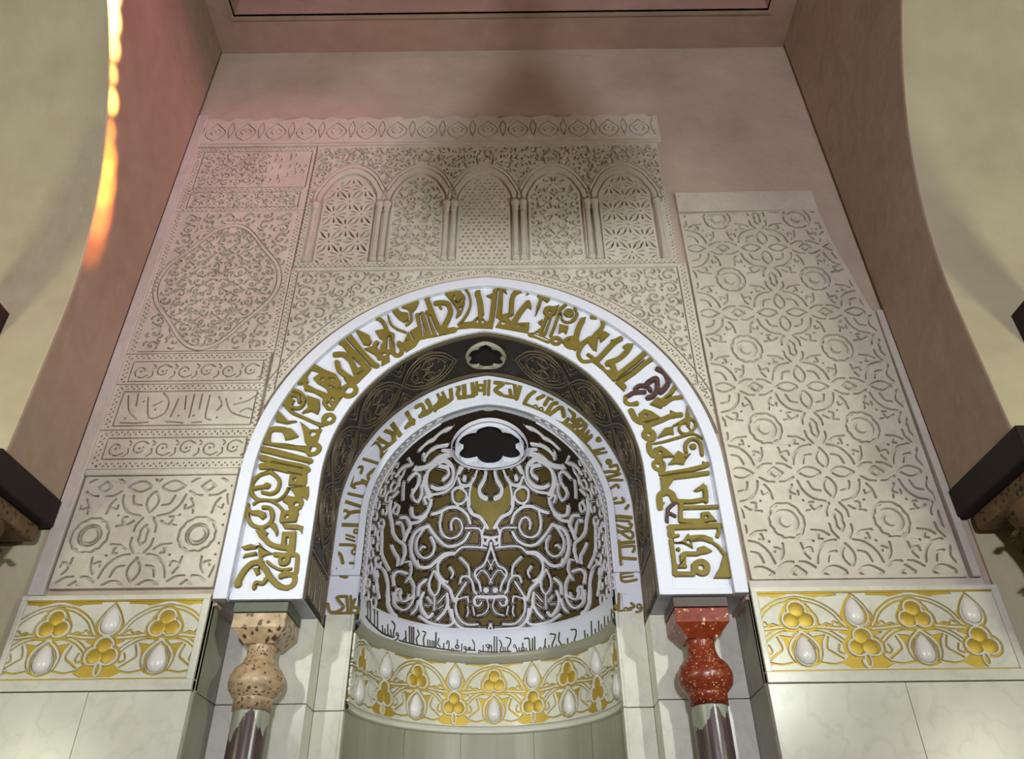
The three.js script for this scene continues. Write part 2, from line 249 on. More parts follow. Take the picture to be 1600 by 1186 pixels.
// ---------------------------------------------------------------- traced ornament (millimetres on each surface)
const FRIEZE = `
S 22 -1254 3442 -1246 3390 -1230 3348 -1194 3318 -1146 3310 -1112 3337 -1109 3384 -1131 3422 -1166 3427
P 0 -1257 3447 -1224 3409 -1186 3413 -1149 3399 -1139 3370 -1158 3352 -1188 3376 -1223 3381 -1251 3414
S 16 -1222 3447 -1195 3466 -1143 3467 -1096 3445 -1060 3411
P 0 -1068 3407 -978 3410 -965 3387 -975 3336 -1060 3332 -1069 3346
HC 9 -1029 3369
P 0 -1050 3323 -965 3326 -929 3312 -930 3262 -955 3290 -994 3295 -1033 3300
P 0 -1043 3282 -963 3285 -952 3155 -994 3160 -1001 3178 -1038 3196
HS 11 -1006 3245 -1001 3213
S 26 -1146 3287 -1131 3251 -1091 3215 -1038 3196 -999 3191
P 0 -1185 3290 -1130 3292 -1111 3278 -1137 3233 -1162 3256
P 0 -1118 3319 -1086 3337 -1061 3286 -1066 3255 -1087 3287
P 0 -1153 3229 -1110 3179 -1057 3161 -1097 3153 -1121 3144 -1113 3101 -1137 3118 -1152 3180
P 0 -1242 3199 -1193 3218 -1153 3206 -1162 3189 -1211 3181 -1224 3183
P 0 -1224 3137 -1216 3163 -1160 3175 -1148 3153 -1196 3145
C 34 -1005 3125
S 26 -1056 3157 -1001 3151 -947 3151 -935 3124 -931 3055
HC 8 -1008 3127
S 17 -1091 3118 -1054 3091 -1010 3073 -961 3077
S 30 -1124 3114 -1165 3110 -1196 3080 -1214 3042 -1224 3008
C 21 -1222 3000
P 0 -1164 3084 -1128 3088 -1117 3053 -1136 3041
S 21 -1136 2978 -1130 3007 -1096 3002 -1083 3023
S 29 -1113 3096 -1092 3075 -1060 3031 -1022 2997 -973 2976 -939 2988 -932 3021 -947 3043 -981 3047 -1008 3039
C 46 -991 3444
HC 12 -989 3441
P 0 -1073 3464 -1043 3497 -1007 3487 -1015 3430 -1044 3444
P 0 -1055 3630 -965 3624 -950 3549 -981 3550 -1052 3556
HC 8 -1020 3592
P 0 -1041 3541 -932 3549 -924 3491 -932 3457 -962 3482 -1003 3492
S 16 -1050 3541 -1061 3502 -1095 3469 -1143 3470 -1197 3475 -1235 3495
S 21 -1164 3642 -1215 3627 -1244 3593 -1255 3554 -1241 3505 -1200 3470
S 21 -1164 3642 -1123 3611 -1103 3571 -1109 3527 -1141 3508 -1187 3518
C 21 -1169 3557
S 23 -1243 3539 -1205 3548 -1175 3552
S 36 -1230 3788 -1158 3769 -1054 3737 -950 3705
S 36 -1225 3734 -1129 3702 -990 3669 -957 3649
S 36 -1219 3678 -1161 3677 -1077 3656 -984 3629 -966 3569
HS 5 -1229 3757 -1078 3722 -952 3689
HS 5 -1165 3702 -984 3659
HS 5 -1060 3635 -986 3617
P 0 -1240 3820 -1217 3870 -1187 3832 -1104 3826 -981 3798 -976 3761 -1052 3783 -1145 3800 -1193 3811
S 30 -1217 3843 -1218 3902 -1184 3923 -1128 3917
P 0 -1167 3934 -1092 3927 -1041 3868 -1080 3852 -1116 3847 -1132 3885
C 49 -942 3782
HC 17 -945 3782
P 0 -1047 3965 -979 3915 -910 3914 -919 3845 -928 3813 -982 3803 -1005 3840 -1025 3910
HC 16 -961 3885
P 0 -1016 4385 -951 4341 -879 4310 -844 4257 -840 4187 -816 4146 -834 4095 -860 4039 -904 4051 -938 4097 -939 4136 -996 4172 -1056 4190 -1072 4236 -1054 4242 -986 4200 -909 4165 -929 4205 -986 4241 -1015 4277 -977 4318 -1033 4337 -1052 4295 -1036 4248 -1081 4231 -1126 4237 -1092 4302 -1053 4373
HC 10 -956 4267
HS 11 -913 4272 -883 4266
HS 11 -904 4217 -883 4205
HS 9 -881 4130 -867 4113
HS 13 -900 4096 -886 4073
C 58 -784 4180
HC 22 -785 4183
P 0 -831 4274 -750 4244 -738 4214 -797 4227
S 21 -1151 4185 -1104 4190 -1061 4161 -1045 4115 -1058 4070 -1099 4065 -1145 4088 -1160 4122
S 24 -1153 4134 -1128 4156 -1088 4150 -1073 4110
P 0 -1191 4078 -1170 4123 -1136 4151 -1092 4110 -1115 4077 -1163 4083
HC 10 -1096 4104
S 18 -1148 4077 -1099 4032 -1018 3992 -933 3947
P 0 -1032 4155 -956 4125 -943 4063 -951 4018 -992 4041 -1046 4025 -1019 4064 -1030 4109
C 46 -882 3984
HC 14 -879 3984
P 0 -934 3925 -922 3974 -880 3935
P 0 -1192 3972 -1191 4050 -1147 4010 -1118 3977 -1062 3970 -1124 3955
S 33 -902 4456 -852 4456 -803 4412 -771 4345 -751 4291
P 0 -757 4351 -729 4362 -667 4325 -735 4232 -763 4226
HS 11 -742 4302 -720 4320
S 32 -884 4395 -863 4340 -819 4298 -756 4249
S 38 -881 4575 -811 4486 -733 4399 -683 4343
S 39 -839 4606 -798 4548 -728 4454 -656 4373 -636 4361
HS 5 -875 4607 -658 4343
P 0 -900 4563 -871 4620 -831 4625 -821 4581 -849 4556 -886 4531
P 0 -805 4657 -703 4604 -683 4553 -700 4522 -736 4529 -767 4586
S 28 -653 4546 -665 4515 -645 4465 -621 4421
P 0 -728 4497 -685 4515 -646 4471 -653 4446
S 26 -754 4709 -716 4741 -660 4740 -621 4700 -601 4648
P 0 -673 4636 -607 4654 -548 4615 -545 4576 -582 4596 -599 4558 -640 4578
S 28 -605 4571 -602 4508
C 39 -598 4458
P 0 -627 4540 -564 4445 -555 4390 -606 4354 -615 4409 -635 4459
HC 12 -599 4452
S 31 -564 4570 -546 4470 -519 4438 -493 4456 -497 4506 -512 4538
P 0 -467 4620 -395 4677 -370 4586 -405 4505 -466 4456 -489 4537
HC 8 -463 4553
HS 6 -458 4633 -423 4562
P 0 -630 4806 -581 4846 -489 4865 -411 4939 -407 4877 -424 4816 -453 4783 -486 4817 -528 4832 -579 4812 -612 4779
S 17 -459 4797 -449 4724 -477 4685
P 0 -589 4812 -549 4825 -515 4791 -474 4784 -464 4724 -494 4705 -531 4732
S 13 -601 4766 -580 4699 -536 4653 -478 4626
S 28 -413 4763 -371 4606
S 28 -383 4776 -331 4611
S 28 -350 4788 -301 4617
S 32 -368 4932 -326 4808 -296 4721 -261 4636
P 0 -391 4953 -349 4952 -336 4910 -367 4897
S 45 -409 4574 -360 4589 -285 4607 -175 4635
HS 6 -395 4769 -365 4593
HS 6 -360 4775 -310 4605
HS 6 -333 4762 -269 4591
S 32 -297 4862 -261 4868 -219 4854 -201 4800 -214 4733 -233 4681 -231 4642
S 18 -276 4855 -264 4821
P 0 -271 4979 -223 4971 -139 4963 -107 4920 -110 4859 -119 4812 -133 4765 -163 4732 -160 4799 -177 4840 -221 4909
HS 8 -180 4922 -178 4880 -147 4866 -127 4893
HP 0 -150 4819 -125 4832 -139 4785
S 17 -204 5009 -140 5005 -92 4955 -74 4879 -83 4804 -112 4732 -146 4680
P 0 -170 4635 -111 4699 -60 4705 -10 4770 31 4703 87 4696 72 4637 -59 4646
HP 0 -40 4698 -25 4734 -19 4691
HP 0 1 4690 3 4727 16 4690
S 36 -29 4947 -12 4871 -3 4770
P 0 -50 4951 -11 4974 -7 4940
S 35 87 4959 77 4856 67 4742 57 4677
P 0 29 4915 66 4938 66 4897
S 39 118 5007 116 4889 108 4755
HS 6 108 4973 78 4631
P 0 97 5022 155 5021 165 4930 134 4972 123 4958
P 0 92 4748 200 4780 200 4753 169 4734 194 4688 306 4692 299 4595 83 4650 118 4715
HC 13 138 4688
HS 10 230 4664 270 4660
S 30 190 4767 196 4888 212 4936 255 4963 323 4962
P 0 280 4914 339 4955 328 4966
S 32 205 4694 247 4779 300 4859
P 0 279 4839 311 4880 325 4838 319 4798
C 44 437 4783
S 43 436 4770 407 4671 385 4594
P 0 454 4816 501 4836 472 4749
HC 10 439 4776
S 34 309 4589 359 4569 418 4536
P 0 314 4595 387 4658 405 4607
P 0 357 4692 389 4717 387 4658
HS 6 427 4723 390 4613
HS 7 334 4588 418 4543
P 0 343 4941 406 4926 462 4905 424 4857 394 4885 382 4831 343 4738 351 4825 373 4892
S 14 462 4898 509 4904 554 4862
C 42 468 4539
HC 10 468 4539
S 20 542 4835 504 4795 481 4722 457 4644 434 4581
P 0 548 4842 610 4841 690 4792 623 4793
S 15 598 4814 611 4760 577 4708
C 35 560 4768
S 14 513 4762 516 4709 550 4689 592 4708 616 4760
P 0 494 4676 554 4656 535 4592 517 4618 485 4599
C 56 564 4522
S 34 594 4565 614 4642 643 4707
P 0 629 4720 670 4733 640 4655
HS 7 542 4534 553 4547
P 0 530 4491 612 4521 583 4453
S 26 706 4732 757 4725 774 4685 760 4640 732 4602
P 0 733 4608 779 4614 809 4588 774 4550 747 4525
S 39 732 4595 687 4532
P 0 671 4514 734 4551 717 4457 693 4470
S 27 679 4558 637 4520 609 4471 601 4422 623 4378 667 4378 697 4396
S 19 661 4433 684 4414
S 31 701 4371 766 4450 831 4524 874 4555
P 0 808 4543 833 4549 830 4511
P 0 695 4365 721 4377 761 4328 810 4274 796 4221 735 4311
S 30 779 4370 840 4394 893 4442 929 4497
P 0 878 4486 910 4516 950 4509 919 4448
P 0 759 4370 822 4363 832 4303 819 4274 879 4191 856 4150 788 4245
HC 17 775 4328
S 30 829 4273 919 4350 1001 4428 1023 4452
P 0 988 4447 1024 4465 1040 4427
S 33 829 4220 928 4296 998 4361 1057 4403
HS 5 805 4221 919 4302 1050 4427
KS 29 1076 4317 1116 4287 1131 4228 1108 4181 1075 4147
KS 29 1001 4212 1058 4246 1060 4182 1030 4125 995 4108
KS 24 925 4173 956 4195 1003 4183 1015 4160
KS 24 872 4116 913 4144 980 4149
S 28 863 4116 859 4076 886 4059 924 4070
P 0 999 4063 1047 4113 1101 4084 1066 4029
S 26 1077 4085 1131 4135 1166 4186
S 23 1084 4062 1136 4101 1199 4111
HS 4 1097 4096 1160 4140
S 38 886 4014 904 3959 929 3937
P 0 926 3997 963 4030 1007 4013 1054 3968 1013 3936 966 3936 920 3937
HC 8 969 3983
S 28 954 3909 1042 3946 1111 3978 1173 3988
P 0 1111 4017 1177 3988 1127 3961
HS 5 962 3936 1038 3957
P 0 938 3931 996 3914 988 3882 947 3883
C 47 971 3850
HC 8 971 3850
P 0 1018 3828 1064 3897 1120 3907 1118 3853 1086 3854
S 13 1121 3912 1166 3939 1197 3960
P 0 1217 4054 1230 3965 1213 3879 1195 3911 1199 3977
S 15 1198 3933 1164 3923 1150 3885 1169 3858 1206 3863 1244 3900 1249 3932 1233 3954
S 13 973 3792 1052 3807 1138 3832 1200 3852 1237 3852 1274 3825
S 34 964 3787 963 3745 978 3714
P 0 988 3766 1031 3781 1064 3754 1103 3707 1031 3703 976 3694
HC 8 1023 3734
S 22 1171 3742 1172 3779 1195 3815 1232 3820 1259 3788 1258 3721
C 21 1214 3773
P 0 1061 3657 1122 3748 1151 3727 1196 3727 1164 3691 1146 3656 1106 3661
HC 6 1158 3696
C 44 1004 3653
P 0 987 3714 1036 3713 1028 3678 987 3678
HC 10 1000 3650
S 26 1009 3597 1136 3616 1251 3644 1276 3659
P 0 1247 3677 1281 3664 1279 3639 1256 3644
S 28 1015 3575 1132 3586 1267 3604
P 0 1002 3578 1086 3576 1033 3504 1000 3485
HS 4 1003 3582 1134 3603 1270 3619
S 35 980 3394 982 3446 994 3475 1026 3489 1055 3474 1064 3441
P 0 964 3371 975 3427 1014 3427 993 3394
S 25 1067 3433 1153 3430 1225 3443
S 28 1240 3515 1240 3472 1234 3434
P 0 1175 3492 1240 3545 1238 3501 1192 3487
S 24 1096 3421 1083 3323
S 23 1105 3395 1213 3396 1309 3399
S 24 1082 3318 1180 3317 1223 3321
P 0 1196 3368 1240 3372 1277 3311 1187 3308
HC 7 1222 3337
KS 20 1061 3422 1027 3394 1014 3352 1009 3315
KS 16 1032 3361 1056 3346
S 29 1018 3282 1133 3285 1282 3288
S 20 1278 3288 1277 3256 1264 3229
S 35 1025 3278 1020 3237
S 31 1025 3278 1022 3232
S 17 1023 3228 1058 3236
S 25 1016 3206 1017 3144 1017 3083 1013 3023
P 0 1027 3192 1080 3209 1111 3249 1124 3227 1127 3186 1127 3160 1101 3178 1069 3191
HC 10 1106 3198
S 31 1127 3218 1183 3221 1222 3207
S 17 1222 3203 1259 3171 1281 3131
P 0 1283 3140 1302 3131 1300 2998 1206 2999 1249 3062
C 13 1048 3159
S 24 1062 3082 1069 3130 1136 3133 1179 3146
P 0 1149 3168 1184 3177 1225 3145 1198 3132 1143 3124
S 19 1019 3065 1072 3065
S 19 1075 3117 1068 3065
S 25 1013 3025 1103 3024
C 48 1154 3059
HC 13 1151 3057
P 0 1104 3081 1123 3099 1118 3013 1094 3017`;
const INNER_TEXT = `
S 18 -815 3305 -836 3358 -865 3366 -871 3321 -854 3268 -821 3231 -784 3220
S 14 -773 3304 -736 3297 -725 3259 -752 3245
C 21 -755 3372
HC 7 -755 3372
S 16 -872 3419 -763 3414 -753 3387
S 12 -814 3480 -765 3464
S 12 -811 3457 -762 3441
C 19 -758 3503
HC 6 -758 3503
S 17 -867 3563 -861 3512
S 20 -866 3547 -748 3542
S 17 -869 3635 -832 3639 -814 3614 -834 3591
S 20 -808 3626 -734 3629 -735 3557
S 19 -854 3704 -738 3662
S 17 -859 3680 -847 3704
S 17 -830 3754 -722 3727
S 16 -797 3795 -822 3820 -810 3923 -766 3940 -769 3896
S 19 -799 3820 -740 3828 -713 3785 -730 3736
S 18 -772 4001 -668 3965
S 18 -687 3921 -722 3879 -709 3827 -756 3845
S 18 -727 4099 -690 4116 -654 4062 -649 4008 -614 4052
S 20 -685 4152 -618 4106
S 20 -639 4070 -573 4133
S 16 -872 3062 -858 3022 -822 3013 -782 3043 -823 3097 -780 3105
S 15 -770 3105 -752 3012
S 15 -747 3105 -733 3012
S 15 -721 3087 -727 3042 -694 3037 -699 3009
S 13 -848 3010 -695 3007
C 18 894 3027
HC 6 894 3027
S 14 907 3020 898 2999 873 2993
S 14 851 3045 866 3028 837 3014
C 14 817 3011
HC 5 817 3011
S 15 740 3000 772 3006 785 3099
C 15 763 3025
S 12 740 2998 843 3006
S 16 791 3693 795 3644
S 16 812 3668 865 3676 859 3701
S 17 875 3631 892 3651
S 20 795 3564 811 3580 906 3570
S 15 795 3556 889 3547
S 15 799 3524 877 3500 902 3523 888 3531
S 15 811 3493 879 3437 903 3460 883 3484 817 3477
S 18 811 3407 905 3414
S 16 816 3384 903 3387 892 3353
S 18 813 3347 817 3317 902 3308
S 14 787 3302 813 3272 811 3177 896 3183
S 12 824 3242 867 3249
S 11 822 3220 879 3227
S 11 820 3199 877 3205
S 14 816 3423 813 3272
S 21 610 4229 632 4266 663 4256 669 4219 635 4182 611 4192
S 14 623 4118 650 4182
S 14 646 4109 677 4163
S 14 661 4100 703 4144
S 22 610 4164 645 4100 681 4054
C 21 745 4118
S 18 675 4072 696 4036 742 4027
S 15 703 4036 775 4053
S 15 709 4009 788 4026
S 21 695 4027 742 3930
C 23 798 3955
S 18 803 3920 850 3929 846 3885 792 3886 746 3878
S 18 738 3870 766 3844 859 3868
S 16 756 3818 803 3826 871 3825
S 16 782 3759 830 3792 844 3775
S 16 787 3726 791 3693 822 3701
S 16 742 3930 749 3869 763 3810
S 26 -695 4161 -654 4123
S 27 -642 4205 -592 4182 -580 4138
S 31 -609 4271 -544 4170
S 21 -510 4225 -493 4259
S 27 -519 4361 -464 4258
S 31 -492 4247 -466 4281
S 23 -453 4383 -415 4406 -393 4348
S 27 -420 4314 -355 4359 -378 4440
S 23 -325 4358 -298 4404
S 19 -300 4439 -278 4392
S 19 -281 4463 -260 4415
S 26 -317 4376 -241 4424
S 25 -407 4337 -350 4370 -383 4429
C 19 -318 4393
S 19 -318 4498 -285 4427
S 19 -289 4522 -257 4450
S 26 -304 4416 -227 4438
S 24 -231 4557 -217 4450
S 24 -206 4557 -171 4544 -179 4485 -157 4461
S 28 -137 4568 -131 4460
S 24 -169 4455 -81 4469
S 24 -83 4591 -71 4471
C 33 -23 4536
HC 9 -23 4536
S 19 -51 4590 -50 4483
S 19 6 4602 2 4482
S 19 34 4601 29 4479
S 26 76 4577 126 4564 76 4517 116 4480
S 24 155 4575 205 4563 213 4455
S 19 135 4468 213 4450
S 21 175 4515 184 4456
S 26 218 4444 246 4550
S 24 271 4408 302 4466 342 4501
C 18 344 4378
HC 6 344 4378
C 18 382 4360
HC 6 382 4360
S 24 360 4442 400 4464
S 24 407 4394 439 4452 458 4440
S 25 415 4325 456 4394 486 4405
S 25 433 4313 513 4370 529 4301
S 23 461 4268 517 4244 557 4278
S 25 571 4357 597 4311 585 4266
S 23 517 4244 611 4221 660 4242 653 4276 614 4265 572 4199
S 24 553 4210 626 4143
S 16 627 4165 658 4209
S 16 645 4143 685 4186
S 16 662 4121 702 4153
C 18 747 4125
S 21 271 4402 357 4355 433 4302`;
const CORNICE_TEXT = `
S 12 -963 3029 -888 3015 -815 3004 -743 2992 -656 2991
S 10 -597 2985 -516 2985 -477 2984 -414 2983 -335 2985
S 10 -320 2985 -230 2981
S 9 -230 2981 -162 2980
S 9 -128 2991 -66 2988
S 9 -43 2983 47 2978
S 10 -524 3084 -513 2986
S 10 -507 3084 -497 2986
S 10 -491 3085 -483 2984
S 9 -551 3051 -543 2988 -563 2990 -551 3008
S 9 -461 3076 -448 3051 -465 3018 -455 2987
S 9 -423 3074 -401 3069 -414 3032 -408 2986
S 8 -383 3028 -380 2985
S 8 -368 3026 -365 2985
S 8 -352 3026 -350 2985
S 8 -339 3025 -336 2985
S 10 -328 3079 -326 2986
S 8 -306 3046 -313 3012 -295 2997
S 8 -272 3019 -271 2983
S 8 -252 3018 -250 3037 -238 3030 -239 2986
C 11 -213 2984
HC 4 -213 2984
S 8 -184 3051 -183 3023
C 15 -184 3006
HC 6 -184 3006
S 8 -154 3025 -153 2983
C 11 -131 3003
HC 4 -131 3003
S 8 -122 2993 -128 2976 -153 2970
C 10 -103 3002
S 8 -85 3055 -72 3027 -72 2989
C 11 -38 2983
HC 4 -38 2983
S 7 -16 3022 -15 2983
S 7 1 3025 15 3005 24 3024
S 7 38 3018 38 2980
C 12 -618 3018
HC 5 -618 3018
S 9 -606 3013 -612 2990 -636 2975
S 10 -670 3084 -642 3064 -650 3014 -642 2995
S 9 -706 3054 -700 3007 -687 2995
S 9 -730 3021 -723 2994
S 9 -757 3035 -748 2996
S 10 -821 3103 -805 3007
S 10 -857 3103 -841 3010
S 11 -922 3130 -894 3018
S 11 -960 3118 -937 3026
S 9 -676 3029 -668 2994
S 9 6 2980 79 2978
S 10 93 2980 162 2979
S 10 217 2976 270 2971
S 10 324 2968 484 2961
S 11 504 2960 575 2955
S 11 591 2961 637 2964
S 12 653 2963 757 2958 807 2960 914 2960 1058 2957
S 9 56 3076 56 2982
S 9 72 3073 72 2981
S 7 11 3027 28 3021 14 2983
S 7 36 3024 37 2983
S 9 90 3053 103 3024 91 2981
S 9 131 3067 160 3059 160 3032 142 3000 147 2982
S 7 113 3010 113 2982
S 7 127 3006 127 2981
C 11 188 3010
HC 5 188 3010
S 8 197 3001 205 2976 186 2964
S 7 217 2999 217 2977
S 9 241 3024 242 2997
C 13 242 2988
HC 5 242 2988
S 9 264 2989 267 2971
S 10 254 3051 284 3047 289 2986 307 2954 278 2957 291 2980
S 10 308 3044 306 2966
S 10 324 3053 322 2965
C 12 360 2974
HC 5 360 2974
S 9 398 3030 393 2988
C 13 393 2974
HC 5 393 2974
S 8 422 2988 421 2964
S 10 434 3056 471 3045 461 3014 444 2985 451 2963
S 8 475 2984 474 2963
S 10 503 3052 495 3008 513 2972 487 2954
C 12 531 2967
HC 5 531 2967
S 9 564 3004 565 2959
C 11 600 2967
S 10 597 3051 636 3041 635 3010 619 2981 633 2965
C 11 671 2961
S 10 713 3016 716 2963
S 9 737 2989 743 2961
S 11 786 3052 782 2962
S 10 823 2997 823 2961
S 12 869 3031 863 2962
S 11 901 3000 901 2962
S 13 952 3031 946 2961
S 13 1009 3013 1004 2964
S 16 1093 3026 1075 2962`;
const CONCH = `
S 26 -109 3853 -140 3909 -213 3943 -289 3935 -353 3897 -411 3870
S 25 -112 3789 -147 3727 -220 3683 -283 3682 -352 3726 -429 3790
S 19 -337 3888 -337 3819 -309 3757 -255 3735 -193 3759 -165 3815 -189 3866 -231 3873 -253 3836 -242 3796
S 28 -428 3784 -498 3744 -538 3680 -543 3604 -517 3537 -466 3494 -388 3510 -339 3561 -279 3621 -211 3635
S 20 -453 3767 -490 3698 -503 3627 -471 3573 -418 3565 -368 3606 -359 3670 -390 3719
S 18 -467 3611 -449 3640 -429 3638
S 23 -211 3629 -272 3609 -320 3552 -323 3490 -296 3445 -253 3426
S 20 -167 3608 -111 3554 -98 3486
S 17 -238 3532 -213 3497 -224 3459
S 20 14 3687 -78 3693 -158 3683 -199 3642
S 19 -17 3687 -17 3761 -43 3820 -140 3817
S 20 51 3723 26 3637 -3 3563 -51 3531 -62 3487 -32 3439 -19 3384
C 22 16 3389
S 13 -50 3487 -21 3525 15 3512 57 3437
S 12 27 3600 57 3536
S 25 90 3764 39 3754 14 3719
S 22 2 3838 -17 3785 -5 3725 20 3712
S 31 -143 4008 -130 3954 -100 3917 -38 3896 2 3855 21 3826
S 16 87 3345 -42 3348 -60 3323 -53 3303
S 20 -200 3305 -155 3380 -121 3436
S 20 -163 3433 -152 3471 -110 3480 -79 3444 -66 3383 -48 3366
S 17 -349 3492 -308 3425 -311 3359 -340 3325 -373 3350 -382 3402 -355 3485
S 26 -460 3305 -457 3364 -409 3415
S 25 -295 3421 -233 3379 -207 3316
S 27 -599 3860 -568 3816 -510 3825 -461 3865 -447 3920 -451 3953
S 28 -577 3766 -509 3796 -463 3848
S 28 -606 3636 -586 3703 -573 3749 -622 3789 -667 3775
S 24 -814 3830 -791 3767 -743 3713 -712 3651 -657 3620 -602 3606 -590 3555 -612 3476
S 20 -717 3564 -680 3528 -645 3502 -648 3454
S 21 -841 3652 -826 3562 -812 3478 -760 3431 -722 3402
S 19 -850 3349 -837 3269 -798 3198
S 22 -847 3390 -770 3376 -729 3325 -712 3251 -699 3207
S 24 -665 3321 -678 3375 -636 3416 -564 3423
S 18 -578 3497 -543 3506 -525 3457 -535 3413 -560 3371
S 20 -527 3396 -496 3350 -505 3284 -556 3245
S 17 -633 3306 -644 3263 -625 3228
S 16 -640 3298 -611 3306 -595 3281
S 18 -482 3533 -472 3487
S 14 -676 3748 -639 3729 -612 3677
C 15 -688 3732
S 15 -750 3842 -760 3785 -714 3783 -715 3830 -768 3841
S 25 -714 3255 -706 3190 -664 3146 -625 3133
S 19 -662 3269 -648 3205 -586 3181 -534 3203 -498 3262 -494 3309
S 17 -610 3283 -593 3241 -551 3245 -533 3289
S 22 -458 3264 -468 3216 -498 3177
S 26 -423 3323 -440 3273 -423 3213 -377 3174 -348 3201
S 25 -251 3347 -243 3277 -270 3217 -310 3171
S 13 -338 3313 -334 3226
S 11 -407 3250 -369 3250
S 11 -272 3268 -307 3241
S 13 -391 3305 -352 3270
S 13 -269 3333 -309 3281
S 21 -440 3170 -363 3142 -255 3137 -203 3159 -216 3204 -236 3260
S 21 -212 3245 -198 3182 -150 3134 -69 3128 16 3128
S 18 -179 3324 -189 3264 -169 3201 -116 3158 -36 3160
S 16 -173 3319 -114 3339 -102 3304
S 14 -107 3274 -101 3239 -111 3210
S 14 -72 3275 -60 3223
S 17 44 3334 -56 3335 -61 3294 -31 3282 -14 3305
S 14 21 3329 33 3281 10 3235 -42 3217
S 15 45 3164 34 3130
S 33 226 4220 -65 4229 -235 4240 -431 4223 -557 4182 -602 4131 -660 4102 -727 4078
S 30 -478 3985 -552 4037 -583 4103 -547 4152 -469 4185 -356 4165 -317 4109 -348 4057 -429 4028 -482 4030
S 25 -500 4150 -409 4154 -370 4123 -405 4087
S 21 -469 3984 -365 4017 -301 4068 -286 4123 -274 4178 -198 4211 -73 4210
S 25 -265 4114 -220 4081 -154 4086 -109 4129 -88 4178 -63 4210
S 24 -267 4145 -237 4186 -176 4179
C 21 -204 4119
S 38 -52 4202 -2 4174 -12 4125 -53 4073 -36 4031 10 4014
S 23 -126 4123 -135 4071 -135 4017 -123 3970
S 22 -287 4027 -277 4050 -240 4064 -198 4056 -161 4032 -170 3988 -212 3967 -259 3979 -287 4027
S 23 -485 3922 -515 3954 -458 3978
S 20 -589 4074 -576 4032 -514 3989 -472 3952
S 23 -732 4007 -703 4056 -650 4059 -619 4021 -629 3966
S 21 -583 4013 -549 3969 -565 3912 -628 3931 -641 3969
S 18 -799 3943 -836 3990
S 15 -763 3979 -698 3886
S 15 -814 3858 -776 3914
S 21 -703 4151 -699 4195 -642 4231 -546 4255
S 26 -781 4250 -780 4286 -720 4313
S 16 -746 4168 -684 4140
S 19 -560 4225 -451 4239 -424 4238
S 17 -882 3974 -863 4041 -804 4079
S 18 -870 4099 -791 4088
S 22 -828 4169 -817 4216 -770 4247`;
const GOBLET = [[-0.175, 4.094], [-0.127, 4.075], [-0.102, 4.03], [-0.048, 4.004], [0.025, 3.994], [0.016, 3.805], [-0.012, 3.823], [-0.03, 3.869], [-0.088, 3.907], [-0.139, 3.943], [-0.174, 3.997]], QUATREFOIL = [-0.269, 4.02];
const rect = (x0, y0, x1, y1) => [[x0, y0], [x1, y0], [x1, y1], [x0, y1]];

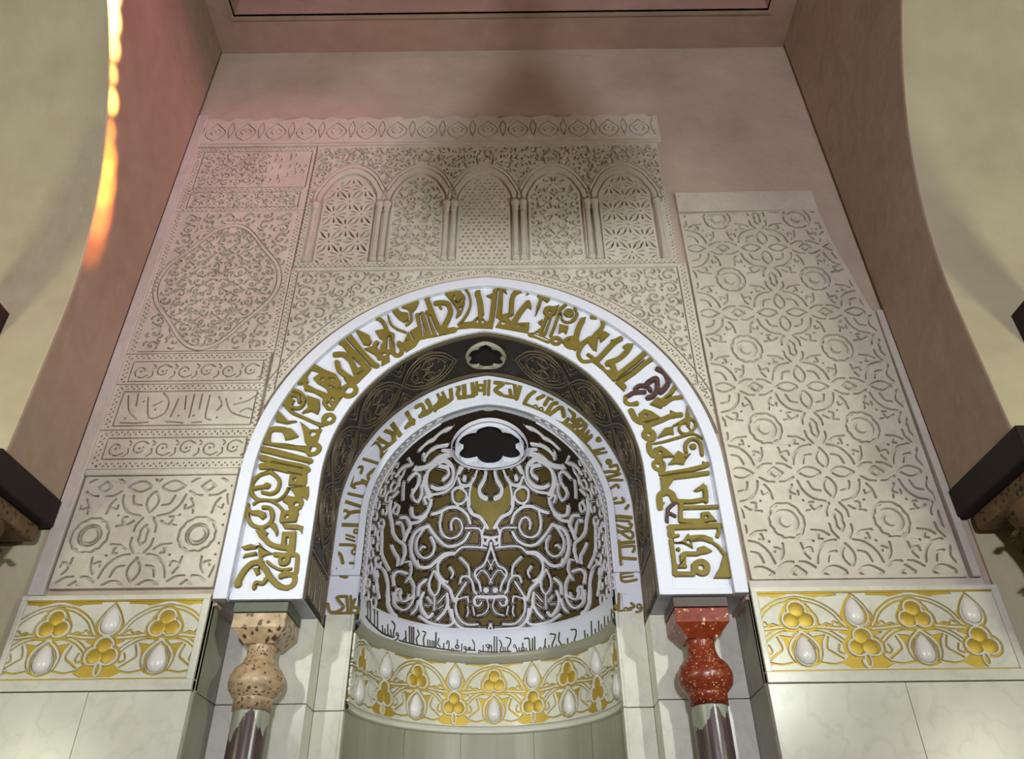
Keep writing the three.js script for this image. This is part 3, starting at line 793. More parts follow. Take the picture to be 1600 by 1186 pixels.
// ================================================================ THE SETTING
const XL = -2.28, XR = 2.57, CEIL = 7.76, BACK = 9.2, SIDE = 6.2, ZW = -0.035;
{
  // qibla wall with the opening of the mihrab
  const s = shapeOf([[-SIDE, 0], [SIDE, 0], [SIDE, CEIL], [-SIDE, CEIL]]);
  s.holes.push(new THREE.Path([[-1.56, 0.0005], [-1.56, 2.9], [-1.32, 2.9], ...archPts(1.34, 0.12).reverse(), [1.36, 2.9], [1.6, 2.9], [1.6, 0.0005]].map((p) => new THREE.Vector2(...p))));
  for (const x of [-0.97, 0.005, 1.02]) s.holes.push(new THREE.Path(rect(x - 0.175, 5.25, x + 0.175, 5.98).map((p) => new THREE.Vector2(...p))));
  struct('wall_back', extrude(s, -0.6, ZW), M.wall);
  struct('wall_niche_backing', box(-1.6, 1.6, 0, 5.3, -1.6, -1.45), M.wall);
  struct('floor', box(-SIDE, SIDE, -0.1, 0, -1.6, BACK), M.floor);
  struct('wall_front', box(-SIDE, SIDE, 0, CEIL, BACK, BACK + 0.2), M.wall);
  struct('wall_outer_left', box(-SIDE - 0.2, -SIDE, 0, CEIL, -0.6, BACK), M.intrados);
  struct('wall_outer_right', box(SIDE, SIDE + 0.2, 0, CEIL, -0.6, BACK), M.intrados);
  // ceiling with the square opening of the lantern above the bay
  const c = shapeOf([[-SIDE, -BACK], [SIDE, -BACK], [SIDE, 0.6], [-SIDE, 0.6]]);
  c.holes.push(new THREE.Path([[-2.09, -0.3], [2.36, -0.3], [2.36, -5.2], [-2.09, -5.2]].map((p) => new THREE.Vector2(...p))));
  const cg = new THREE.ExtrudeGeometry(c, { depth: 0.25, bevelEnabled: false }); cg.rotateX(-Math.PI / 2); cg.translate(0, CEIL, 0);
  struct('ceiling', uvBox(cg), M.ceiling);
  const L = structGroup('wall_lantern');
  struct('lantern_side', box(-2.3, 2.6, CEIL + 0.06, 9.8, 0.02, 0.24), M.ceiling, L);
  struct('lantern_side', box(-2.3, 2.6, CEIL + 0.06, 9.8, 5.25, 5.45), M.ceiling, L);
  struct('lantern_side', box(-2.4, -2.15, CEIL + 0.06, 9.8, 0.02, 5.45), M.ceiling, L);
  struct('lantern_side', box(2.42, 2.65, CEIL + 0.06, 9.8, 0.02, 5.45), M.ceiling, L);
  struct('lantern_roof', box(-2.4, 2.65, 9.8, 10, 0.02, 5.45), M.ceiling, L);
  const t = structGroup('trim_1');
  for (const [x0, x1, z0, z1] of [[-2.12, 2.39, 0.27, 0.3], [-2.12, -2.09, 0.3, 5.2], [2.36, 2.39, 0.3, 5.2]]) struct('moulding', box(x0, x1, CEIL - 0.012, CEIL + 0.03, z0, z1), M.face, t);
  // smooth pale plaster beside the carved panels, behind the corner columns
  struct('trim_2', box(-3.4, -2.29, 2.484, 3.62, ZW, ZW + 0.02, 0.004), M.intrados); struct('trim_3', box(2.625, 3.5, 2.484, 3.62, ZW, ZW + 0.02, 0.004), M.intrados);
  // arcade walls: arches running away from the qibla wall
  const arcade = (name, x0, x1, zs, ys, R, inner) => {
    const z1 = zs + 2 * R, p = [[0, 3.47], [zs, 3.47], [zs, ys]];
    for (let i = 1; i < 48; i++) { const a = Math.PI - Math.PI * i / 48; p.push([zs + R + R * Math.cos(a), ys + R * Math.sin(a)]); }
    p.push([z1, ys], [z1, 3.47], [BACK, 3.47], [BACK, CEIL], [0, CEIL]);
    // built in (z, y), pushed out in x; the two faces and the soffit of the arch carry their own paint
    const g = new THREE.ExtrudeGeometry(shapeOf(p), { depth: x1 - x0 - 0.03, bevelEnabled: true, bevelSize: 0.015, bevelThickness: 0.015, bevelOffset: -0.015, bevelSegments: 3 });
    g.rotateY(-Math.PI / 2); g.translate(x1 - 0.015, 0, 0);
    const ng = uvBox(g), P = ng.attributes.position, N = ng.attributes.normal, f = [], s2 = [];
    for (let i = 0; i < P.count; i += 3) { const nx = (N.getX(i) + N.getX(i + 1) + N.getX(i + 2)) / 3; (Math.abs(nx) > 0.55 ? f : s2).push(i, i + 1, i + 2); }
    const pick = (ids) => { const o = new THREE.BufferGeometry(); for (const k of ['position', 'normal', 'uv']) { const a = ng.attributes[k], n = a.itemSize, d = new Float32Array(ids.length * n); ids.forEach((id, j) => { for (let q = 0; q < n; q++) d[j * n + q] = a.array[id * n + q]; }); o.setAttribute(k, new THREE.BufferAttribute(d, n)); } return o; };
    const G = structGroup(name);
    struct('arcade_face', pick(f), M.face, G); struct('arch_soffit', pick(s2), M.intrados, G);
  };
  arcade('wall_left', XL - 1.0, XL, 0.54, 4.3, 3.05);
  arcade('wall_right', XR, XR + 1.0, 0.64, 4.25, 3.0);
}

// ================================================================ ARCADE CORNERS: impost blocks, capitals, columns, tie beams
function capitalColumn(cx, cz, label, group) {
  const t = thing('corner_column', label, 'column', group); t.position.set(cx, 0, cz);
  // bell with two rows of curled leaves
  mesh('bell', lathe([[0.2, 2.62], [0.2, 2.7], [0.22, 2.8], [0.27, 3.0], [0.36, 3.22]], 32), M.capital, t);
  mesh('shaft', lathe([[0, 0.3], [0.21, 0.3], [0.205, 1.4], [0.19, 2.6], [0.22, 2.61], [0.22, 2.64], [0.2, 2.65]], 36), M.shaft, t);
  mesh('base', lathe([[0, 0], [0.32, 0], [0.32, 0.12], [0.28, 0.16], [0.25, 0.2], [0.26, 0.26], [0.21, 0.3]], 36), M.capital, t);
  mesh('abacus', box(-0.37, 0.37, 3.22, 3.31, -0.36, 0.36, 0.02), M.capital, t);
  for (let row = 0; row < 2; row++) for (let k = 0; k < 8; k++) {
    const a = (k + row * 0.5) * Math.PI / 4, y0 = 2.66 + row * 0.2, H = 0.3 + row * 0.02, g = new THREE.PlaneGeometry(0.23, 1, 8, 10), P = g.attributes.position;
    for (let i = 0; i < P.count; i++) {
      const s = P.getY(i) + 0.5, x = P.getX(i) * (1 - 0.5 * s * s), rr = 0.215 + row * 0.035 + 0.05 * s + 0.08 * Math.pow(s, 4) + 0.018 * Math.cos(x * 110), y = y0 + H * (s < 0.85 ? s : 0.85 - (s - 0.85) * 0.9);
      P.setXYZ(i, x, y, rr - x * x * 1.5);
    }
    g.rotateY(a); g.computeVertexNormals(); mesh('leaf', g, M.capital, t);
  }
  return t;
}
for (const [s, x0, x1, zs, tx0, tx1, ty0, ty1] of [['left', XL - 0.82, XL + 0.02, 0.5, -2.78, -2.585, 4.18, 4.36], ['right', XR - 0.02, XR + 0.84, 0.6, 2.835, 3.03, 3.98, 4.18]]) {
  const other = s === 'left' ? 'orange-lit' : 'shaded';
  tag(mesh('impost_block', box(x0, x1, 3.31, 3.47, 0.012, zs + 0.1, 0.012), M.wood), `dark wooden impost block under the ${other} arch on the ${s}`, 'impost');
  tag(mesh('tie_beam', box(tx0, tx1, ty0, ty1, zs - 0.1, zs + 6.2, 0.008), M.wood), `dark wooden tie beam leaving the ${other} arch soffit on the ${s}`, 'beam');
  capitalColumn((x0 + x1) / 2, 0.4, `weathered leafy stone capital below the ${s} impost block`);
}

// ================================================================ CARVED STUCCO PANELS
const stroke = (c, w, ...p) => { c.beginPath(); smooth(c, p); c.lineWidth = w; c.stroke(); };
const ring = (c, x, y, r, w) => { c.beginPath(); c.arc(x, y, r, 0, 7); c.lineWidth = w; c.stroke(); };
const dot = (c, x, y, r) => { c.beginPath(); c.arc(x, y, r, 0, 7); c.fill(); };
const ink = (c, on) => { c.fillStyle = c.strokeStyle = on ? '#fff' : '#000'; };
function beads(c, x0, y0, x1, y1) {                          // two staggered rows of drilled dots
  const L = Math.hypot(x1 - x0, y1 - y0), n = Math.floor(L / 0.0165), nx = -(y1 - y0) / L, ny = (x1 - x0) / L;
  for (let i = 0; i <= n; i++) { const k = (i % 2 ? 1 : -1) * 0.0085; dot(c, x0 + (x1 - x0) * i / n + nx * k + (rnd() - 0.5) * 0.003, y0 + (y1 - y0) * i / n + ny * k + (rnd() - 0.5) * 0.003, 0.0052 + rnd() * 0.0015); }
}
function arabesque(c, x0, y0, x1, y1, s, w = 0.0075) {        // mirrored scrolls, leaves and drilled eyes
  const cx = (x0 + x1) / 2, nx = Math.max(1, Math.round((x1 - x0) / 2 / s)), ny = Math.max(1, Math.round((y1 - y0) / (s * 0.9)));
  for (let j = 0; j < ny; j++) for (let i = 0; i < nx; i++) {
    const ax = cx + (i + 0.5) * (x1 - cx) / nx, ay = y0 + (j + 0.5 + (i % 2 ? 0.22 : -0.1)) * (y1 - y0) / ny, a0 = rnd() * 6.28, dir = (i + j) % 2 ? 1 : -1, r = s * (0.3 + 0.09 * rnd());
    const sp = []; for (let k = 0; k <= 9; k++) { const a = a0 + dir * k * 0.62, q = r * (1.12 - k * 0.085); sp.push([ax + q * Math.cos(a), ay + q * Math.sin(a)]); }
    const leaf = [0, 1, 2].map((k) => { const a = a0 + k * 2.1 + 0.5, q = r * 1.35; return [[ax + q * Math.cos(a), ay + q * Math.sin(a)], [ax + q * 1.12 * Math.cos(a + 0.3), ay + q * 1.12 * Math.sin(a + 0.3)], [ax + q * 0.98 * Math.cos(a + 0.62), ay + q * 0.98 * Math.sin(a + 0.62)]]; });
    const eye = [ax + 0.12 * r, ay - 0.05 * r], lw = w * (0.85 + 0.4 * rnd());
    for (const m of [1, -1]) { const f = (p) => [cx + m * (p[0] - cx), p[1]]; stroke(c, lw, ...sp.map(f)); for (const l of leaf) stroke(c, lw * 1.15, ...l.map(f)); dot(c, ...f(eye), lw * 0.75); }
  }
}
function frame(c, x0, y0, x1, y1, w = 0.007) { c.lineWidth = w; c.strokeRect(x0, y0, x1 - x0, y1 - y0); }
function panel(label, u0, u1, v0, v1, draw, { res = 0.0025, depth = 0.024, z = 0, ground = true, mask, name = 'stucco_panel', minA = 8 } = {}) {
  const t = thing(name, label, 'stucco panel');
  const gs = pieces(u0, u1, v0, v1, res, (c) => { if (mask) mask(c); else c.fillRect(u0, v0, u1 - u0, v1 - v0); ink(c, 0); draw(c); }, -depth, 0, 0.0012, flat(z), 0.35, minA);
  mesh('carved_relief', mergeGeometries(gs), M.stucco, t);
  if (ground) {
    const g = pieces(u0, u1, v0, v1, 0.006, (c) => { if (mask) mask(c); else c.fillRect(u0, v0, u1 - u0, v1 - v0); if (ground !== true) { ink(c, 0); ground(c); } }, ZW - z, -depth + 0.001, 0, flat(z));
    mesh('recessed_ground', mergeGeometries(g), M.stucco, t);
  }
  return t;
}
// strapwork lattice: four-petalled flowers, ringed bosses on the corners, looping bands and hooked leaves
function knot(c, fx, fy, P, w = 0.0135) {
  const L = (...p) => stroke(c, w, ...p.map(([x, y]) => [fx + x * P, fy + y * P])), S = [[1, 1], [1, -1], [-1, 1], [-1, -1]];
  for (const [dx, dy] of [[1, 0], [-1, 0], [0, 1], [0, -1]]) {
    const T = (a, b) => [a * dx - b * dy, a * dy + b * dx];
    L(T(0.055, 0.006), T(0.12, 0.05), T(0.19, 0.052), T(0.275, 0.0)); L(T(0.06, -0.012), T(0.12, -0.05), T(0.19, -0.052), T(0.26, -0.012));
    L(T(0.33, 0.05), T(0.40, 0.095), T(0.47, 0.10)); L(T(0.33, -0.05), T(0.40, -0.095), T(0.46, -0.1));
    if (dx) { c.beginPath(); for (const [a, q] of [[0.435, 0], [0.5, 0.058], [0.565, 0], [0.5, -0.058]]) c.lineTo(fx + a * dx * P, fy + q * P); c.closePath(); c.lineWidth = w; c.stroke(); } else { L(T(0.40, 0.0), T(0.45, 0.035), T(0.5, 0.03)); L(T(0.40, 0.0), T(0.45, -0.035), T(0.5, -0.03)); }
  }
  for (const [a, b] of S) {
    ring(c, fx + a * P / 2, fy + b * P / 2, 0.078 * P, w); ring(c, fx + a * P / 2, fy + b * P / 2, 0.105 * P, w * 0.55);
    for (let k = 0; k < 3; k++) { const q = (k - 1) * 1.05 + Math.atan2(-b, -a), r = 0.165; L([a / 2 + r * Math.cos(q - 0.32), b / 2 + r * Math.sin(q - 0.32)], [a / 2 + r * 1.06 * Math.cos(q), b / 2 + r * 1.06 * Math.sin(q)], [a / 2 + r * Math.cos(q + 0.32), b / 2 + r * Math.sin(q + 0.32)]); }
    L([a * 0.08, b * 0.31], [a * 0.19, b * 0.28], [a * 0.27, b * 0.19], [a * 0.3, b * 0.09]);
    L([a * 0.1, b * 0.2], [a * 0.17, b * 0.18], [a * 0.2, b * 0.1]);
    L([a * 0.13, b * 0.36], [a * 0.2, b * 0.4], [a * 0.24, b * 0.33], [a * 0.2, b * 0.32]); L([a * 0.2, b * 0.4], [a * 0.28, b * 0.41]);
    L([a * 0.36, b * 0.13], [a * 0.4, b * 0.2], [a * 0.33, b * 0.24], [a * 0.32, b * 0.2]); L([a * 0.4, b * 0.2], [a * 0.41, b * 0.28]);
    dot(c, fx + a * 0.235 * P, fy + b * 0.365 * P, w * 0.55); dot(c, fx + a * 0.365 * P, fy + b * 0.23 * P, w * 0.55); dot(c, fx + a * 0.29 * P, fy + b * 0.3 * P, w * 0.5);
  }
}
const clipTo = (c, pts, f) => { c.save(); c.beginPath(); pts.forEach((p) => c.lineTo(...p)); c.closePath(); c.clip(); f(); c.restore(); };
{ // right: tall strapwork panel
  const out = [[1.40, 2.99], [2.50, 2.99], [2.52, 4.75], [2.50, 4.76], [2.40, 5.40], [2.38, 5.70], [1.385, 5.66], [1.385, 4.4]];
  panel('tall strapwork stucco panel with flowers and ringed bosses, right of the arch', 1.36, 2.56, 2.96, 5.76, (c) => {
    clipTo(c, out.map(([x, y]) => [x + (x < 1.6 ? 0.02 : -0.03), y + (y < 3.2 ? 0.02 : -0.01)]), () => { for (let j = 0; j < 5; j++) for (let i = -1; i < 2; i++) knot(c, 1.925 + i * 0.56, 3.6 + (j - 0) * 0.575, 0.567); for (let i = -1; i < 2; i++) knot(c, 1.925 + i * 0.56, 3.025, 0.567); });
  }, { mask: (c) => { c.beginPath(); out.forEach((p) => c.lineTo(...p)); c.fill(); } });
  tag(mesh('plain_slab', box(1.385, 2.38, 5.69, 5.885, ZW, 0.006, 0.006), M.stucco), 'plain cracked slab on top of the right strapwork panel', 'slab');
  tag(mesh('edge_strip', box(2.525, 2.568, 2.99, 4.755, ZW, 0.012, 0.006), M.strip), 'pale upright strip between right strapwork panel and arcade wall', 'strip');
  tag(mesh('ledge_strip', box(1.38, 2.57, 2.945, 2.985, ZW, 0.004, 0.004), M.strip), 'flat plaster course between right strapwork and gilded frieze', 'strip');
}
{ // left: the same strapwork, low
  panel('low strapwork stucco panel above the left gilded frieze', -2.185, -1.345, 2.985, 3.625, (c) => {
    clipTo(c, rect(-2.165, 3.0, -1.36, 3.61), () => { for (let i = -1; i < 2; i++) for (let j = -1; j < 2; j++) knot(c, -1.775 + i * 0.57, 3.56 + j * 0.57, 0.57); });
  });
  tag(mesh('edge_strip', box(-2.278, -2.2, 2.95, 6.85, ZW, 0.01, 0.006), M.strip), 'long pale upright strip left of the carved panels', 'strip');
  tag(mesh('ledge_strip', box(-2.2, -1.34, 3.63, 3.668, ZW, 0.012, 0.01), M.stucco), 'rough plaster ledge between left strapwork and inscription bands', 'strip');
}
{ // left: three framed bands
  const X0 = -2.2, X1 = -1.3, band = (label, y0, y1, ya, yb, f) => panel(label, X0, X1, ya, yb, (c) => { frame(c, -2.135, y0, -1.335, y1); f(c, y0, y1); for (const x of [-2.168, -1.315]) beads(c, x, ya + 0.02, x, yb - 0.02); beads(c, -2.15, yb - 0.022, -1.33, yb - 0.022); if (ya < 3.7) beads(c, -2.15, ya + 0.025, -1.33, ya + 0.025); }, { minA: 5 });
  const scroll = (c, y0, y1) => { for (let k = 0; k < 6; k++) { const x = -2.07 + k * 0.134, m = (y0 + y1) / 2, d = k % 2 ? 1 : -1, sp = []; for (let q = 0; q < 8; q++) { const a = d * (q * 0.72 + 0.6), r = 0.052 - q * 0.0042; sp.push([x + r * Math.cos(a), m + r * Math.sin(a)]); } stroke(c, 0.008, ...sp); dot(c, x - 0.004, m, 0.0075); dot(c, x + 0.018, m + 0.004, 0.005); stroke(c, 0.008, [x + 0.05, m - 0.052], [x + 0.072, m - 0.03], [x + 0.068, m - 0.002]); stroke(c, 0.008, [x + 0.062, m + 0.052], [x + 0.08, m + 0.034], [x + 0.07, m + 0.02]); } };
  band('lowest carved scroll band on the left, directly above the plaster ledge', 3.735, 3.872, 3.672, 3.925, scroll);
  band('carved inscription band between two scroll bands on the left', 3.955, 4.195, 3.93, 4.245, (c) => {
    const q = (x, y) => [-2.128 + (x - 540) * 0.00128, 3.955 + (815 - y) * 0.00147];
    for (const s of [[560, 670, 585, 740, 632, 786], [604, 662, 612, 720], [655, 680, 690, 778, 752, 758, 758, 700, 722, 660], [690, 722, 728, 700], [800, 690, 786, 775], [832, 675, 842, 740], [868, 668, 872, 780], [905, 668, 908, 740], [942, 672, 946, 775, 975, 792], [1020, 690, 1060, 755, 1150, 785], [1065, 720, 1125, 702, 1165, 670], [985, 680, 1008, 718, 992, 748], [560, 800, 640, 803, 690, 798], [770, 797, 850, 803], [890, 803, 935, 800], [1100, 755, 1130, 738, 1165, 752]]) { const p = []; for (let i = 0; i < s.length; i += 2) p.push(q(s[i], s[i + 1])); stroke(c, 0.0085, ...p); }
    for (const [x, y] of [[640, 700], [820, 770], [1000, 780], [890, 770], [705, 740], [1090, 690], [580, 780]]) dot(c, ...q(x, y), 0.007);
  });
  band('upper carved scroll band on the left, under the medallion panel', 4.27, 4.418, 4.25, 4.475, scroll);
}
{ // left: pointed medallion
  panel('carved stucco panel with a large pointed medallion, left of the arcade panel', -2.2, -1.285, 4.48, 5.745, (c) => {
    for (const x of [-2.17, -1.312]) beads(c, x, 4.5, x, 5.72);
    const med = []; for (let k = 0; k <= 48; k++) { const a = k / 48 * 6.2832; const r = 0.36 + 0.03 * Math.cos(4 * a); med.push([-1.755 + r * Math.cos(a), 5.06 + r * 1.35 * Math.sin(a)]); }
    clipTo(c, med, () => arabesque(c, -2.12, 4.54, -1.39, 5.58, 0.088, 0.011));
    stroke(c, 0.008, ...med); stroke(c, 0.006, ...med.map(([x, y]) => [-1.755 + (x + 1.755) * 1.08, 5.06 + (y - 5.06) * 1.06]));
    c.save(); c.beginPath(); c.rect(-2.13, 4.5, 0.79, 1.23); [...med].reverse().forEach(([x, y], i) => { const p = [-1.755 + (x + 1.755) * 1.1, 5.06 + (y - 5.06) * 1.09]; i ? c.lineTo(...p) : c.moveTo(...p); }); c.clip('evenodd'); arabesque(c, -2.13, 4.5, -1.34, 5.73, 0.115, 0.012); c.restore();
    stroke(c, 0.006, [-2.135, 4.495], [-1.335, 4.495]);
  }, { minA: 5 });
  panel('worn carved stucco bands in the upper left corner', -2.2, -1.285, 5.75, 6.445, (c) => {
    beads(c, -2.168, 5.77, -2.168, 6.43); beads(c, -2.15, 6.425, -1.3, 6.425); beads(c, -2.15, 5.968, -1.33, 5.968); beads(c, -2.15, 5.772, -1.33, 5.772);
    frame(c, -2.135, 5.79, -1.335, 5.945); arabesque(c, -2.12, 5.8, -1.35, 5.935, 0.08, 0.0055);
    frame(c, -2.135, 5.995, -1.31, 6.4); arabesque(c, -2.12, 6.02, -1.62, 6.38, 0.085, 0.006);
    for (let k = 0; k < 26; k++) { const x = -1.6 + rnd() * 0.26, y = 6.03 + rnd() * 0.33; stroke(c, 0.005, [x, y], [x + 0.012, y + 0.02], [x + 0.004, y + 0.04]); }
  }, { minA: 5 });
}
{ // long cresting strip at the top
  const top = []; for (let k = 0; k <= 72; k++) { const x = -2.22 + k * 3.58 / 72; top.push([x, 6.79 + 0.018 * Math.sin(k * 1.3) + 0.01 * Math.sin(k * 2.9)]); }
  panel('long cresting strip of looped ornament along the top of the panels', -2.23, 1.375, 6.455, 6.84, (c) => {
    for (let k = 0; k < 15; k++) { const x = -2.1 + k * 0.236; for (const m of [1, -1]) { stroke(c, 0.0055, [x, 6.53], [x + m * 0.055, 6.57], [x + m * 0.075, 6.64], [x + m * 0.02, 6.71], [x - m * 0.01, 6.74]); stroke(c, 0.005, [x + m * 0.118, 6.55], [x + m * 0.095, 6.66], [x + m * 0.118, 6.75]); stroke(c, 0.0045, [x + m * 0.02, 6.6], [x + m * 0.042, 6.64], [x + m * 0.012, 6.67]); } dot(c, x, 6.64, 0.006); dot(c, x + 0.118, 6.6, 0.005); }
    stroke(c, 0.006, [-2.2, 6.49], [-1, 6.487], [0.2, 6.49], [1.35, 6.487]);
  }, { mask: (c) => { c.beginPath(); c.moveTo(-2.22, 6.46); top.forEach((p) => c.lineTo(...p)); c.lineTo(1.36, 6.46); c.fill(); }, z: 0.004 });
}
{ // blind arcade with five bays: two star grilles, one pierced screen, two arabesques
  const bays = [[-0.97, 'star'], [-0.47, 'leaf'], [0.005, 'hex'], [0.51, 'leaf'], [1.02, 'star']], W = 0.2, spring = 5.8, top = 6.12;
  const bay = (x, w = W, up = 0) => { const p = [[x - w, 5.235], [x + w, 5.235]]; for (let k = 0; k <= 18; k++) { const a = k / 18 * Math.PI, r = w * (1 + 0.05 * Math.abs(Math.sin(5 * a))); p.push([x + r * Math.cos(a), spring + up + (top - spring) / W * w * Math.sin(a) * (1 + 0.06 * Math.sin(a) ** 6)]); } return p; };
  const t = panel('carved arcade panel of five small arched bays under the top strip', -1.275, 1.325, 5.195, 6.455, (c) => {
    for (const [x] of bays) { c.beginPath(); bay(x).forEach((p) => c.lineTo(...p)); c.closePath(); c.fill(); const o = bay(x, W + 0.035).slice(2); stroke(c, 0.007, ...o); const q = bay(x, W + 0.06, 0.0).slice(2); stroke(c, 0.005, ...q); }
    c.save(); c.beginPath(); c.rect(-1.25, 5.84, 2.55, 0.59); for (const [x] of bays) { bay(x, W + 0.07).reverse().forEach((p, i) => i ? c.lineTo(...p) : c.moveTo(...p)); c.closePath(); } c.clip('evenodd'); arabesque(c, -1.25, 5.84, 1.3, 6.43, 0.1, 0.012); c.restore();
    for (const [x] of bays) { dot(c, x - 0.02, 6.3, 0.012); dot(c, x + 0.02, 6.3, 0.012); stroke(c, 0.008, [x - 0.05, 6.22], [x - 0.06, 6.32], [x, 6.4], [x + 0.06, 6.32], [x + 0.05, 6.22]); }
    beads(c, -1.26, 5.212, 1.31, 5.212); beads(c, 1.312, 5.24, 1.312, 6.4); beads(c, -1.262, 5.24, -1.262, 6.4);
    for (const x of [-0.715, -0.235, 0.255, 0.768]) { c.fillRect(x - 0.045, 5.235, 0.09, 0.6); }
  }, { ground: (c) => { for (const [x, k] of bays) if (k !== 'leaf') { c.beginPath(); bay(x, W - 0.006).forEach((p) => c.lineTo(...p)); c.closePath(); c.fill(); } }, minA: 6 });
  for (const [x, kind] of bays) {
    const pts = bay(x, W - 0.012);
    const gs = pieces(x - 0.25, x + 0.25, 5.22, 6.2, 0.002, (c) => {
      c.beginPath(); pts.forEach((p) => c.lineTo(...p)); c.closePath(); c.fill(); ink(c, 0);
      clipTo(c, bay(x, W - 0.03), () => {
        if (kind === 'star') for (let j = 0; j < 7; j++) for (let i = -1; i < 2; i++) {
          const sx = x + (i + (j % 2 ? 0.5 : 0)) * 0.2, sy = 5.31 + j * 0.135;
          for (let k = 0; k < 12; k++) { const a = k * Math.PI / 6 + 0.13, d = 0.013; c.beginPath(); c.moveTo(sx + 0.028 * Math.cos(a), sy + 0.028 * Math.sin(a)); c.lineTo(sx + 0.08 * Math.cos(a - d * 7.5), sy + 0.08 * Math.sin(a - d * 7.5)); c.lineTo(sx + 0.088 * Math.cos(a), sy + 0.088 * Math.sin(a)); c.lineTo(sx + 0.08 * Math.cos(a + d * 7.5), sy + 0.08 * Math.sin(a + d * 7.5)); c.closePath(); c.fill(); }
          dot(c, sx, sy, 0.008);
        }
        else if (kind === 'hex') for (let j = 0; j < 24; j++) for (let i = -8; i < 9; i++) { const px = x + (i + (j % 2) / 2) * 0.036, py = 5.27 + j * 0.0345; if ((i + j * 2 + 40) % 3 === 1 && j % 2) continue; c.beginPath(); for (let k = 0; k < 6; k++) c.lineTo(px + 0.0105 * Math.cos(k * 1.047), py + 0.0105 * Math.sin(k * 1.047)); c.fill(); }
        else arabesque(c, x - W, 5.25, x + W, 6.1, 0.1, 0.0125);
      });
    }, kind === 'leaf' ? -0.021 : -0.022, 0, 0.001, flat(kind === 'leaf' ? -0.003 : -0.012), 0.35, 5);
    const m = mesh(kind === 'leaf' ? 'arabesque_infill' : 'pierced_grille', mergeGeometries(gs), M.stucco, t);
    m.userData.label = kind === 'star' ? 'pierced grille of twelve-rayed stars' : kind === 'hex' ? 'pierced grille of small hexagonal holes' : 'bay filled with leafy carving';
  }
  for (const x of [-1.2, -0.742, -0.69, -0.262, -0.21, 0.228, 0.282, 0.742, 0.795, 1.243]) {
    const at = (g) => g.translate(x, 0, 0.004), s = mesh('colonette', at(lathe([[0.019, 5.27], [0.018, 5.725]], 16)), M.stucco, t);
    mesh('base', at(lathe([[0, 5.235], [0.026, 5.235], [0.026, 5.265], [0.019, 5.275], [0, 5.275]], 16)), M.stucco, s); mesh('capital', at(lathe([[0, 5.72], [0.018, 5.72], [0.025, 5.735], [0.02, 5.745], [0.031, 5.79], [0.033, 5.812], [0, 5.812]], 16)), M.stucco, s);
  }
}
{ // spandrels over the arch
  const A = archPts(1.375, 0.12), cut = (c) => { ink(c, 0); c.beginPath(); c.moveTo(1.395, 2.5); A.forEach((p) => c.lineTo(...p)); c.lineTo(-1.355, 2.5); c.fill(); };
  panel('carved vine spandrels filling the corners above the gilded arch', -1.28, 1.372, 3.68, 5.19, (c) => {
    cut(c);
    const edge = archPts(1.415, 0.12); for (let i = 0; i < edge.length - 1; i++) { if (edge[i][1] < 3.75) continue; beads(c, ...edge[i], ...edge[i + 1]); }
    stroke(c, 0.006, ...archPts(1.45, 0.12)); frame(c, -1.235, 4.2, 1.305, 5.155, 0.007); beads(c, 1.34, 4.1, 1.34, 5.17); beads(c, -1.258, 4.45, -1.258, 5.17);
    c.save(); c.beginPath(); c.rect(-1.225, 4.05, 2.52, 1.095); archPts(1.46, 0.12).forEach((p, i) => (i ? c.lineTo(...p) : c.moveTo(...p))); c.closePath(); c.clip('evenodd');
    arabesque(c, -1.225, 4.05, 1.295, 5.145, 0.12, 0.012); c.restore();
  }, { ground: cut, minA: 6 });
}

// ================================================================ THE MIHRAB: outer arch with the gilded inscription
const X0 = 0.02;
{
  const t = thing('mihrab_arch', 'white pointed mihrab arch with large gilded Kufic letters', 'arch');
  mesh('arch_block', extrude(archBand(1.34, 0.12, 0.905, 0.139, 2.925), -0.5, -0.012), M.white, t);
  mesh('outer_rim', extrude(archBand(1.345, 0.12, 1.275, 0.122, 2.915), -0.03, 0.028, 0.004), M.white, t);
  mesh('inner_rim', extrude(archBand(0.975, 0.136, 0.902, 0.139, 2.92), -0.03, 0.0, 0.003), M.white, t);
  mesh('inner_fillet', extrude(archBand(0.99, 0.135, 0.97, 0.136, 2.96), -0.03, -0.006), M.white, t);
  for (const s of [-1, 1]) { const a = X0 + s * 0.91, b = X0 + s * 1.27; mesh('bottom_rim', box(Math.min(a, b), Math.max(a, b), 2.918, 2.95, -0.03, 0.002, 0.003), M.white, t); mesh('bottom_fillet', box(Math.min(a, b), Math.max(a, b), 2.95, 2.966, -0.03, -0.005, 0.002), M.white, t); }
  for (const sel of ['', 'K']) for (const g of pieces(-1.4, 1.45, 2.85, 5.2, 0.0022, (c) => drawStrokes(c, FRIEZE, sel, undefined, 1.16), -0.002, sel ? 0.023 : 0.02, 0.004, flat(-0.012), 0.3, 20)) { const m = mesh('letter', g, sel ? M.darkLetter : M.letter, t); if (sel) m.userData.label = 'dark brown knotted letter'; }
}
